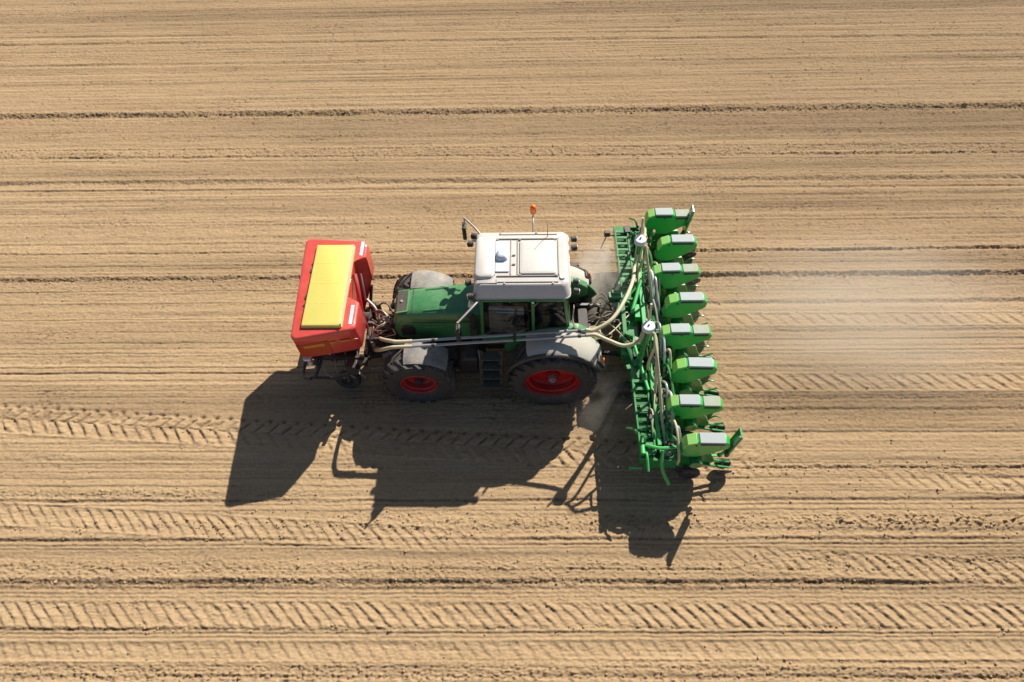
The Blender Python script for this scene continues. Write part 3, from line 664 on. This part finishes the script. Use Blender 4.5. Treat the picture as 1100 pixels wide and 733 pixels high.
g = MB(); g.loft([[(x, y, 2.455) for x, y in ((-4.83, -.93), (-4.04, -.93), (-4.04, 1.08), (-4.83, 1.08))], [(x, y, 2.53) for x, y in ((-4.82, -.92), (-4.05, -.92), (-4.05, 1.07), (-4.82, 1.07))],
                  [(x, y, 2.55) for x, y in ((-4.79, -.87), (-4.08, -.87), (-4.08, 1.03), (-4.79, 1.03))]])
lid = g.build('tank_cover', 'yellow', TK, bevel=.012)
for y in (-.4, .08, .58):
    g = MB(); g.bar((-4.79, y, 2.5505), (-4.08, y, 2.5505), .008, .004); g.build('cover_seam', 'yellow', lid)
g = MB(); g.bar((-4.055, -.9, 2.545), (-4.055, 1.05, 2.545), .02, .03); g.build('cover_rail', 'white', lid)
for y in (-.2, .45): 
    g = MB(); g.box((-4.85, y, 2.47), (.05, .1, .03)); g.build('cover_latch', 'black', lid, bevel=.005)
g = MB(); g.box((-4.85, .62, 2.47), (.03, .05, .03)); g.box((-4.86, -.4, 2.47), (.03, .04, .03)); g.build('cover_latch', 'black', lid)
# chamfer highlights painted on as thin white strips
for y0_, y1_ in ((-.84, -.40), (.84, 1.2)):
    g = MB(); g.loft([[(-3.87, y0_, 2.455), (-3.93, y0_, 2.46), (-3.93, y1_, 2.46), (-3.87, y1_, 2.455)], [(-3.868, y0_, 2.466), (-3.93, y0_, 2.474), (-3.93, y1_, 2.474), (-3.868, y1_, 2.466)]]); g.build('highlight_strip', 'whiteblue', tank)
# decals on the near side: orange panel and yellow lettering bars
g = MB(); g.box((-4.66, -1.1905, 2.0), (.6, .012, .44)); 
def side_fit(g):
    for v_ in g.v: v_.y += .178*(v_.x+5.12)-.012+.022*(2.3-v_.z)
    return g
side_fit(g).build('side_decal', 'decal', tank)
def text(name, s_, size, loc, mtl, parent, ext=.004, sx=1):
    cu = bpy.data.curves.new(name, 'FONT'); cu.body = s_; cu.size = size; cu.extrude = ext; cu.align_x = 'CENTER'
    to = bpy.data.objects.new(name+'_tmp', cu); C.objects.link(to)
    bpy.context.view_layer.update()
    dg = bpy.context.evaluated_depsgraph_get(); me_ = bpy.data.meshes.new_from_object(to.evaluated_get(dg))
    bpy.data.objects.remove(to); me_.materials.clear(); me_.materials.append(M[mtl])
    me_.transform(Matrix.Translation(Vector(loc)-ORG) @ Matrix.Rotation(R(90), 4, 'X') @ Matrix.Diagonal((sx, 1, 1, 1)))
    o_ = bpy.data.objects.new(name, me_); C.objects.link(o_); o_.parent = parent; return o_
g = MB(); g.box((-4.64, -1.199, 2.12), (.40, .008, .09)); g.box((-4.28, -1.194, 2.14), (.12, .008, .05)); g.box((-4.05, -1.194, 2.14), (.2, .008, .055))
g.prism([(-3.90, 2.10), (-3.80, 2.14), (-3.90, 2.18)], -1.195, -1.187); side_fit(g).build('lettering_stripe', 'decalyellow', tank)
g = MB(); g.box((-4.9, -1.12, 1.66), (.14, .12, .08)); g.cyl((-4.86, -1.14, 1.56), (-4.86, -1.2, 1.54), .04); g.build('side_lamp', 'lamp', TK, bevel=.02)
# bits inside the bay: fan housing, ducts
g = MB(); g.tube([(-3.99, .42, 2.38), (-3.93, .2, 2.3), (-3.90, .0, 2.1), (-3.90, -.12, 1.8), (-3.9, -.15, 1.3)], .045, 12)
g.build('blower', 'rimred', TK, bevel=.006)
g = MB(); g.tube([(-3.9, .5, 2.3), (-3.86, .3, 2.1), (-3.86, .2, 1.8)], .02, 8); g.build('bay_rail', 'steel', TK); g = MB(); g.tube([(-3.95, .5, 1.4), (-3.75, .3, 1.3), (-3.65, .0, 1.1)], .03, 8); g.build('bay_rail', 'steel', TK)
# frame under the tank
g = MB()
for s in (-1, 1):
    g.bar((-5.0, s*.62, .85), (-3.85, s*.62, .85), .09, .1); g.bar((-4.9, s*.62, .85), (-4.9, s*.95, 1.4), .06, .06); g.bar((-4.0, s*.62, .85), (-3.9, s*.9, 1.4), .06, .06); g.bar((-3.9, s*.4, .5), (-3.85, s*.4, 1.3), .1, .07)
    g.bar((-5.1, s*.98, .62), (-4.5, s*.98, .60), .05, .06); g.bar((-4.4, s*.62, .8), (-4.35, s*.98, .42), .06, .06); g.bar((-4.9, s*.62, .8), (-5.05, s*1.0, .62), .06, .06)
g.bar((-5.0, -.8, .85), (-5.0, .8, .85), .09, .09); g.bar((-3.95, -.8, .85), (-3.95, .8, .85), .1, .1); g.box((-4.45, 0, .82), (.6, 1.0, .3)); g.cyl((-4.7, -.55, .6), (-4.7, .55, .6), .07)
g.bar((-4.1, -1.0, .95), (-4.6, -1.05, .72), .05, .1); g.box((-4.15, -.95, 1.0), (.22, .2, .3))
fr_ = g.build('tank_frame', 'black', TK, bevel=.012)
g = MB(); g.tube([(-5.12, -1.0, .62), (-5.32, -.9, .5), (-5.38, -.6, .45), (-5.36, .6, .45), (-5.32, .9, .5), (-5.12, 1.0, .62)], .035, 8); g.build('front_bumper', 'black', TK)
for s in (-1, 1):
    c_ = Vector((-4.42, s*.82, .27)); g = MB(); g.lathe([(.13, -.08), (.24, -.09), (.27, -.05), (.27, .05), (.24, .09), (.13, .08)], c_, (0, 1, 0), 28); wh = g.build('support_wheel', 'tyre', TK, smooth=50)
    g = MB(); g.lathe([(.03, -.05), (.14, -.06), (.14, .06), (.03, .05)], c_, (0, 1, 0), 24); g.cyl(c_-Vector((0, .1, 0)), c_+Vector((0, .1, 0)), .035); g.build('wheel_rim', 'black', wh)
g = MB(); 
for k in range(4): g.tube([(-4.9+.25*k, -.5, .9), (-4.8+.25*k, -.9, .72), (-4.6+.22*k, -1.02, .66)], .018, 7)
g.build('metering_tube', 'steel', fr_)

# ================================================================ PLANTER
PL = empty('seed_planter', (2.1, 0, 0))
tag(PL, 'green eight row precision seed planter trailing behind the tractor', 'planter')
yc8 = [2.73-.7925*i for i in range(8)]
def skew(g):
    """the wings trail back a little towards the near end"""
    for v_ in g.v: v_.x += (2.8-v_.y)*.022
    return g
g = MB()
g.box((1.64, -.08, .90), (.26, 5.85, .22)); g.box((2.14, -.08, .78), (.16, 5.85, .16)); g.box((1.93, -.08, .60), (.14, 5.7, .14))
for i in range(15):
    y = 2.75-.41*i; g.bar((1.75, y, .95), (2.12, y+.02, .8), .07, .07)
for y in (-3.0, 2.84): g.box((1.92, y, .80), (.62, .05, .36))
frm = skew(g).build('main_frame', 'lime2', PL, bevel=.012)
# deck plates between the beams
for k, (y, w_, z, x_) in enumerate(((2.45, .5, .98, 1.93), (1.75, .42, 1.0, 1.98), (.85, .5, .96, 1.9), (.1, .5, .98, 2.0), (-.55, .4, 1.0, 1.88), (-1.35, .5, .97, 1.98), (-1.95, .4, .99, 1.93), (-2.5, .45, .97, 2.0))):
    g = MB(); g.prism([(x_-.16, y-w_/2), (x_+.12, y-w_/2+.05), (x_+.17, y+w_/2-.08), (x_-.1, y+w_/2)], z-.02, z+.02, axis='z'); g.box((x_, y, z-.06), (.1, w_*.8, .1)); skew(g).build('deck_plate', 'lime2', frm, bevel=.006)
# slotted upper rails
for y0_, y1_ in ((-2.9, -1.35), (1.0, 2.6)):
    g = MB()
    g.bar((1.52, y0_, 1.08), (1.52, y1_, 1.08), .035, .07); g.bar((1.80, y0_, 1.08), (1.80, y1_, 1.08), .035, .07)
    n = int((y1_-y0_)/.17)
    for k in range(n+1): yy = y0_+(y1_-y0_)*k/n; g.box((1.66, yy, 1.08), (.26, .07, .04))
    skew(g).build('slotted_rail', 'lime2', frm, bevel=.005)
# headstock
g = MB()
for s in (-1, 1):
    g.prism([(1.42, .5), (1.36, 1.1), (1.5, 1.45), (1.66, 1.35), (1.75, .95), (1.62, .6)], s*.42-.03, s*.42+.03)
    g.bar((1.45, s*.42, 1.35), (1.7, s*.95, 1.0), .07, .07)
g.bar((1.5, -.45, 1.36), (1.5, .45, 1.36), .09, .09); g.box((1.5, 0, .9), (.12, .9, .12)); g.box((1.44, .3, 1.3), (.2, .22, .14)); g.box((1.55, -.6, 1.02), (.25, .3, .25)); g.box((1.6, .75, 1.05), (.28, .25, .2))
g.build('headstock', 'lime2', PL, bevel=.012)
g = MB(); g.box((1.36, .55, 1.34), (.3, .16, .2)); g.box((1.38, .6, 1.46), (.2, .1, .05)); g.build('valve_block', 'trim', PL, bevel=.02)
# distribution towers
hoses = []
heads = [Vector((1.81, 1.17, 2.46)), Vector((1.78, -.95, 2.46))]
for hd in heads:
    g = MB(); g.cyl((hd.x, hd.y, .9), (hd.x, hd.y, 2.0), .05); g.cyl((hd.x, hd.y, 2.0), (hd.x, hd.y, 2.40), .055, .07); g.bar((hd.x, hd.y-.3, 1.0), (hd.x, hd.y, 1.5), .04, .04); g.bar((hd.x, hd.y+.3, 1.0), (hd.x, hd.y, 1.5), .04, .04)
    tw = g.build('distribution_tower', 'lime2', PL)
    g = MB(); g.lathe([(.005, -.08), (.09, -.08), (.118, -.05), (.124, .03), (.11, .06), (.05, .07), (.005, .07)], hd, (0, 0, 1), 28); g.build('distribution_head', 'whiteblue', tw, smooth=50)
    g = MB(); g.cyl(hd+Vector((0, 0, .07)), hd+Vector((0, 0, .10)), .018); g.build('head_bolt', 'black', tw)
    g = MB(); g.cyl(hd+Vector((.03, .12, -.05)), hd+Vector((.02, .24, .42)), .022); g.build('air_vent_tube', 'hose', tw)
random.seed(21)
for i, y in enumerate(yc8):
    hd = heads[0] if i < 4 else heads[1]
    dy = y-hd.y; e = Vector((.10, .12 if dy > 0 else -.12, -.02))
    a = hd+e; b_ = Vector((2.12+random.uniform(-.05, .12), y+random.uniform(-.05, .1), .62))
    md1 = a+Vector((.06, dy*.25, -.22+random.uniform(-.08, .06))); md2 = Vector((1.98+random.uniform(-.12, .16), y-dy*.28, 1.25+random.uniform(-.15, .15)))
    g = MB(); g.tube([a, md1, md2, b_+Vector((0, 0, .35)), b_], .030, 9, sub=8, ripple=.06); g.build('fertiliser_hose', 'hose', PL, smooth=80)
for k in range(14):
    y = random.uniform(-2.0, 2.6); g = MB(); x_ = random.uniform(1.85, 2.05)
    g.tube([(x_, y, 1.0), (x_+.05, y-.25, 1.25), (x_+.02, y-.6, 1.2), (x_+.1, y-.85, .9)], .016, 7); g.build('hydraulic_hose', 'hyd' if k % 2 else 'hose', PL)
for k, (y, dx) in enumerate(((1.25, .02), (1.1, .08), (-.1, .05), (-.3, .1), (-1.5, .04), (-1.7, .1))):
    g = MB(); x_ = 2.12+dx; g.tube([(x_-.04, y+.1, 1.2), (x_+.03, y-.15, 1.5), (x_+.05, y-.5, 1.35), (x_+.08, y-.75, .95)], .026, 8); g.build('seed_tube', 'pipe' if k % 3 else 'whiteblue', PL)
random.seed(77)
for k in range(16):
    y = random.uniform(-2.4, 2.5); x_ = random.uniform(1.95, 2.25); L_ = random.uniform(.4, .9)
    g = MB(); g.tube([(x_, y, .95), (x_+.06, y-.1, 1.25), (x_+.10, y-L_*.5, 1.38+random.uniform(-.08, .1)), (x_+.14, y-L_, 1.15), (x_+.16, y-L_-.02, .85)], random.choice((.016, .022, .026)), 8); g.build('looping_hose', ('hose', 'lime2', 'pipe', 'hose', 'black')[k % 5], PL)
# upper folding arms and bracing
g = MB()
for y0_, y1_ in ((-.95, -2.75), (1.17, 2.6)):
    g.bar((1.98, y0_, 1.15), (2.02, y1_, 1.05), .08, .08)
    for k in range(5): yy = lerp(y0_, y1_, (k+.5)/5); g.bar((1.84, yy, .92), (2.0, yy+.12, 1.12), .04, .04); g.bar((2.2, yy+.12, .85), (2.02, yy, 1.1), .035, .035)
g.bar((1.62, .7, 1.0), (2.1, 1.2, 1.25), .06, .06); g.bar((1.6, -.7, 1.0), (2.05, -.3, 1.2), .07, .07); g.bar((1.95, -.3, 1.2), (1.95, .9, 1.2), .09, .09); g.box((1.92, .3, 1.12), (.3, .34, .16)); g.box((2.0, -.35, 1.15), (.22, .26, .2))
g.cyl((1.7, .2, 1.25), (1.95, 1.0, 1.32), .04); g.cyl((1.66, -.35, 1.2), (1.9, -1.6, 1.15), .035)
g.build('folding_arm', 'lime', PL, bevel=.01)
random.seed(5)
for k in range(90):
    y = random.uniform(-2.9, 2.8); x_ = random.uniform(1.46, 2.36); s_ = random.uniform(.05, .12); z = random.uniform(.92, 1.1)
    g = MB(); q_ = Matrix.Rotation(random.uniform(-.5, .5), 3, 'Z'); g.box((x_, y, z), (s_*random.uniform(.8, 2.2), s_*random.uniform(.6, 1.6), s_*random.uniform(.5, 1.2)), q_)
    g.box((x_, y, z-.08), (s_*.6, s_*.5, .18), q_)
    skew(g).build('frame_bracket', ('lime2', 'lime', 'lime2', 'trim', 'black', 'lime2', 'dusty_lid')[k % 7], frm, bevel=.008)
random.seed(8)
for k in range(60):
    y = random.uniform(-2.85, 2.65); x_ = random.uniform(1.5, 2.4); dx = random.choice((random.uniform(-.3, .3), .02)); dy = random.uniform(-.5, .5); r_ = random.uniform(.014, .028)
    g = MB(); g.tube([(x_, y, .95), (x_+dx*.4, y+dy*.4, random.uniform(1.05, 1.25)), (x_+dx, y+dy, 1.0)], r_, 8)
    skew(g).build('steel_tube', ('lime2', 'hyd', 'lime', 'steel', 'lime2')[k % 5], frm)
for k in range(16):
    y = 2.7-.36*k; g = MB(); g.cyl((2.05, y, .85), (2.05, y-.02, 1.12), .05, .045); g.cyl((2.05, y, 1.12), (2.06, y, 1.2), .02)
    skew(g).build('spring_cylinder', 'lime2' if k % 3 else 'black', frm)
# transport wheels
for y in (-1.25, 1.35):
    c_ = Vector((1.5, y, .36)); g = MB(); g.lathe([(.2, -.09), (.3, -.11), (.36, -.07), (.36, .07), (.3, .11), (.2, .09)], c_, (0, 1, 0), 32); wh = g.build('transport_wheel', 'tyre', PL, smooth=50)
    g = MB(); g.lathe([(.03, -.05), (.21, -.07), (.21, .07), (.03, .05)], c_, (0, 1, 0), 24); g.build('wheel_rim', 'black', wh)
    g = MB(); g.bar(c_+Vector((.0, .15, 0)), (1.68, y+.15, .82), .06, .08); g.cyl(c_-Vector((0, .12, 0)), c_+Vector((0, .16, 0)), .03); g.build('wheel_arm', 'lime2', wh)
# near end lever, tubes and side arms
g = MB(); g.tube([(1.75, -2.78, 1.15), (2.0, -2.86, 1.2), (2.3, -2.84, 1.2)], .035, 8); g.tube([(2.04, -2.9, 1.2), (2.05, -3.15, .9), (2.2, -3.35, .6)], .035, 8); g.cyl((1.68, -2.7, 1.1), (1.68, -2.95, 1.12), .05); g.tube([(1.45, -3.05, .7), (1.7, -3.05, .7)], .03, 8, sub=1)
g.build('parking_leg', 'lime', PL)
g = MB(); g.box((1.35, 2.62, 1.0), (.14, .1, .14)); g.bar((1.35, 2.62, .95), (1.22, 2.5, .6), .03, .03); g.bar((1.4, 2.62, .95), (1.7, 2.6, .9), .03, .03); g.build('side_lamp', 'black', PL, bevel=.015)

# row units, built once per kind and copied
def row_unit(kind):
    y = 0.0; hwid = .105
    g = MB()
    for z in (.52, .72): 
        for s in (-1, 1): g.bar((2.12, y+s*.09, z+.06), (2.5, y+s*.09, z-.02), .03, .045)
    g.prism([(2.45, .35), (2.42, .8), (2.62, 1.0), (3.0, .98), (3.15, .6), (3.05, .35), (2.7, .28)], y-.035, y+.035)
    g.box((2.2, y, .72), (.12, .28, .34)); g.bar((2.9, y-.06, .5), (3.5, y-.06, .33), .035, .05); g.bar((2.9, y+.06, .5), (3.5, y+.06, .33), .035, .05)
    g.bar((3.2, y, .45), (3.45, y, .62), .03, .03); g.cyl((2.75, y-.2, .75), (2.75, y+.2, .75), .13)
    u = g.build('row_unit', 'lime2', PL, bevel=.006)
    x0 = 2.22 if kind else 2.42
    g = MB()
    if kind:
        prof = [(2.2, 1.22), (2.205, 1.44), (2.24, 1.53), (2.40, 1.60), (2.80, 1.60), (2.82, 1.545), (3.18, 1.545), (3.25, 1.44), (3.22, 1.32), (2.95, 1.12), (2.72, .95), (2.5, .95), (2.45, 1.1), (2.25, 1.14)]
    else:
        prof = [(2.40, 1.15), (2.41, 1.42), (2.46, 1.52), (2.62, 1.60), (3.17, 1.60), (3.25, 1.50), (3.24, 1.34), (3.0, 1.14), (2.72, .94), (2.5, .96), (2.36, 1.06)]
    g.prism(prof, y-hwid, y+hwid); g.build('hopper', 'lime', u, bevel=.03, seg=3)
    g = MB(); g.cyl((2.62, y-hwid-.012, 1.50), (2.62, y-hwid+.01, 1.50), .02, n=10); g.build('side_latch', 'black', u)
    g = MB(); g.cyl((3.1, y-hwid-.010, 1.40), (3.1, y-hwid+.01, 1.40), .016, n=10); g.build('side_latch', 'steel', u)
    # nose skin: sunlit look of the hopper green put into its colour
    g = MB()
    if kind: nose = [(2.195, 1.34), (2.20, 1.445), (2.236, 1.54), (2.37, 1.603), (2.375, 1.57), (2.26, 1.51), (2.225, 1.43), (2.22, 1.34)]
    else: nose = [(2.395, 1.32), (2.405, 1.425), (2.456, 1.53), (2.62, 1.606), (2.63, 1.57), (2.48, 1.50), (2.43, 1.41), (2.42, 1.32)]
    g.prism(nose, y-hwid-.004, y+hwid+.004); g.build('hopper_nose', 'limelit', u, bevel=.008)
    spans = [(2.38, 2.78, 1.605, 'grey_lid'), (2.84, 3.17, 1.55, 'dusty_lid')] if kind else [(2.66, 3.15, 1.605, 'grey_lid')]
    for a, b_, z, mm_ in spans:
        g = MB(); g.loft([[(a, y-hwid-.012, z-.02), (b_, y-hwid-.012, z-.02), (b_, y+hwid+.012, z-.02), (a, y+hwid+.012, z-.02)], [(a+.01, y-hwid, z+.02), (b_-.01, y-hwid, z+.02), (b_-.01, y+hwid, z+.02), (a+.01, y+hwid, z+.02)]])
        g.build('hopper_lid', mm_, u, bevel=.008)
        g = MB(); g.bar((a+.02, y-hwid-.016, z-.04), (b_-.02, y-hwid-.012, z-.045), .014, .045); g.build('lid_seal', 'black', u)
    for s in (-1, 1):
        g = MB(); c_ = Vector((2.72, y+s*.14, .21)); g.lathe([(.12, -.05), (.18, -.055), (.21, -.03), (.21, .03), (.18, .055), (.12, .05)], c_, (0, 1, 0), 24); g.lathe([(.02, -.02), (.125, -.03), (.125, .03), (.02, .02)], c_, (0, 1, 0), 20)
        g.build('gauge_wheel', 'tyre', u, smooth=50)
        g = MB(); c_ = Vector((3.42, y+s*.09, .17)); g.lathe([(.02, -.018), (.15, -.02), (.165, 0), (.15, .02), (.02, .018)], c_, (s*.1, 1, -s*.25), 24); g.build('press_wheel', 'tyre', u, smooth=50)
    g = MB(); g.lathe([(.01, -.006), (.2, -.002), (.2, .002), (.01, .006)], (2.5, y+.02, .16), (.05, 1, 0), 24); g.build('coulter_disc', 'steel', u)
    g = MB(); g.tube([(3.1, y+.05, .6), (3.2, y+.02, .86), (3.32, y+.0, .88)], .018, 7); g.build('depth_lever', 'lime2', u)
    return u
uA = row_unit(1); uB = row_unit(0)
for i, y in enumerate(yc8):
    src = uA if i % 2 == 0 else uB
    if i < 2: src.location = (0, 0, 0); src['_y'] = y
for i, y in enumerate(yc8):
    if i < 2: continue
    src = uA if i % 2 == 0 else uB
    cp = copy_part(src, PL, (random.uniform(-.02, .02), y, 0)); cp.rotation_euler = (random.uniform(-.02, .02), 0, random.uniform(-.03, .03))
    cp.location.x += 0
uA.location.y = yc8[0]; uB.location.y = yc8[1]
for u in (uA, uB): del u['_y']
# end warning boards
for y, lx in ((2.62, 3.12), (-2.84, 3.30)):
    g = MB(); g.bar((lx-.1, y, .75), (lx+.02, y, 1.25), .04, .04); g.bar((lx-.4, y, .8), (lx-.05, y, .8), .04, .04); bs = g.build('board_bracket', 'lime', PL)
    g = MB(); g.box((lx+.03, y, 1.44), (.045, .22, .78), Matrix.Rotation(R(6), 3, 'Y')); g.build('end_board', 'lime2', bs, bevel=.012)
    g = MB(); g.box((lx+.04, y-.07, 1.64), (.06, .04, .36), Matrix.Rotation(R(6), 3, 'Y')); g.build('reflector', 'grey_lid', bs, bevel=.006)
    g = MB(); g.box((lx-.02, y-.06, 1.05), (.07, .10, .16)); g.build('board_lamp', 'black', bs, bevel=.01)

# ================================================================ CONVEYING PIPES
def pipe(name, label, dy, dz, head, ctrl, nose):
    rt = empty(name, (-1.2, -.95+dy, 0))
    tag(rt, label, 'pipe', 'conveying pipes along the near side of the tractor')
    a = Vector((-2.95, -.96+dy, 1.93+dz)); b_ = Vector((.72, -.87+dy, 2.18+dz))
    g = MB(); g.tube([a, b_], .029, 12, sub=1); g.build('steel_pipe', 'pipe', rt)
    g = MB(); g.tube([Vector(p)+Vector((0, dy*.6, dz)) for p in nose]+[a+Vector((-.1, 0, 0)), a+Vector((.18, .005, .012))], 0.038, 12, sub=10, ripple=.035); g.build('supply_hose', 'hose', rt, smooth=80)
    g = MB(); g.tube([b_+Vector((-.1, 0, 0)), b_+Vector((.08, .0, .01))]+ctrl+[head], .038, 12, sub=14, ripple=.035); g.build('delivery_hose', 'hose', rt, smooth=80)
    for x_ in (-2.35, -.75, .5):
        t = (x_-a.x)/(b_.x-a.x); p = a.lerp(b_, t); g = MB(); g.cyl(p-Vector((.03, 0, 0)), p+Vector((.03, 0, 0)), .038, n=14); g.build('pipe_clamp', 'black', rt)
    return rt
pipe('conveying_pipe', 'grey pipe nearer the cab whose cream hose curves up to the far distribution head', .035, .02, heads[0]+Vector((-.02, -.04, -.38)),
     [Vector((1.15, -.62, 2.28)), Vector((1.45, -.1, 2.25)), Vector((1.66, .5, 2.05)), Vector((1.74, .95, 1.9))], [(-3.78, -.12, .75), (-3.66, -.3, 1.05), (-3.50, -.58, 1.45), (-3.34, -.80, 1.76), (-3.18, -.92, 1.91)])
pipe('conveying_pipe', 'grey pipe farther out from the cab whose cream hose runs to the near distribution head', -.06, -.02, heads[1]+Vector((-.08, -.02, -.12)),
     [Vector((1.05, -1.02, 2.12)), Vector((1.35, -1.12, 2.08)), Vector((1.62, -1.08, 2.18))], [(-3.8, -.3, .7), (-3.72, -.48, 1.0), (-3.56, -.74, 1.42), (-3.38, -.92, 1.74), (-3.2, -.98, 1.90)])

# ================================================================ DUST
def dust(name, label, c, sz, dens, seed, stretch=(1, 1, 1), lo=.38):
    global ORG
    ORG = Vector((0, 0, 0)); g = MB(); g.box((0, 0, 0), (2, 2, 2))
    ma = bpy.data.materials.new(name+'_volume'); ma.use_nodes = True; t = ma.node_tree
    t.nodes.remove(t.nodes['Principled BSDF']); out = t.nodes['Material Output']
    pv = nn(t, 'ShaderNodeVolumePrincipled'); pv.inputs['Color'].default_value = (.98, .925, .82, 1); pv.inputs['Anisotropy'].default_value = .0
    tc = nn(t, 'ShaderNodeTexCoord'); ln = nn(t, 'ShaderNodeVectorMath', operation='LENGTH'); t.links.new(tc.outputs['Object'], ln.inputs[0])
    fo = nn(t, 'ShaderNodeMapRange'); fo.interpolation_type = 'SMOOTHSTEP'
    fo.inputs['From Min'].default_value = .98; fo.inputs['From Max'].default_value = .1; t.links.new(ln.outputs['Value'], fo.inputs['Value'])
    mp = nn(t, 'ShaderNodeMapping'); mp.inputs['Location'].default_value = (seed, seed*.7, 0); mp.inputs['Scale'].default_value = stretch; t.links.new(tc.outputs['Object'], mp.inputs[0])
    no = nn(t, 'ShaderNodeTexNoise', Scale=1.7, Detail=4, Roughness=.6); t.links.new(mp.outputs[0], no.inputs['Vector'])
    mr = nn(t, 'ShaderNodeMapRange'); mr.inputs['From Min'].default_value = lo; mr.inputs['From Max'].default_value = .72; t.links.new(no.outputs[0], mr.inputs['Value'])
    mu = nn(t, 'ShaderNodeMath', operation='MULTIPLY'); t.links.new(fo.outputs[0], mu.inputs[0]); t.links.new(mr.outputs[0], mu.inputs[1])
    mu2 = nn(t, 'ShaderNodeMath', operation='MULTIPLY'); mu2.inputs[1].default_value = dens; t.links.new(mu.outputs[0], mu2.inputs[0])
    t.links.new(mu2.outputs[0], pv.inputs['Density']); t.links.new(pv.outputs[0], out.inputs['Volume'])
    M[name] = ma; o = g.build(name, name, smooth=10); o.scale = Vector(sz)/2; o.location = c
    return tag(o, label, 'dust', kind='stuff')
dust('dust_cloud', 'pale dust drifting behind the planter over fresh rows', (6.9, .7, .6), (9.6, 5.6, 1.5), .85, 3, (.5, 1.6, 1), .24)
dust('dust_cloud', 'pale dust swirling between the tractor and the planter', (1.15, 1.3, .8), (1.7, 3.0, 1.9), 2.8, 8, (1, 1, 1.2))
dust('dust_cloud', 'pale dust behind the near rear wheel of the tractor', (1.05, -1.4, .5), (2.4, 2.4, 1.2), .6, 5, (1, 1.6, 1))
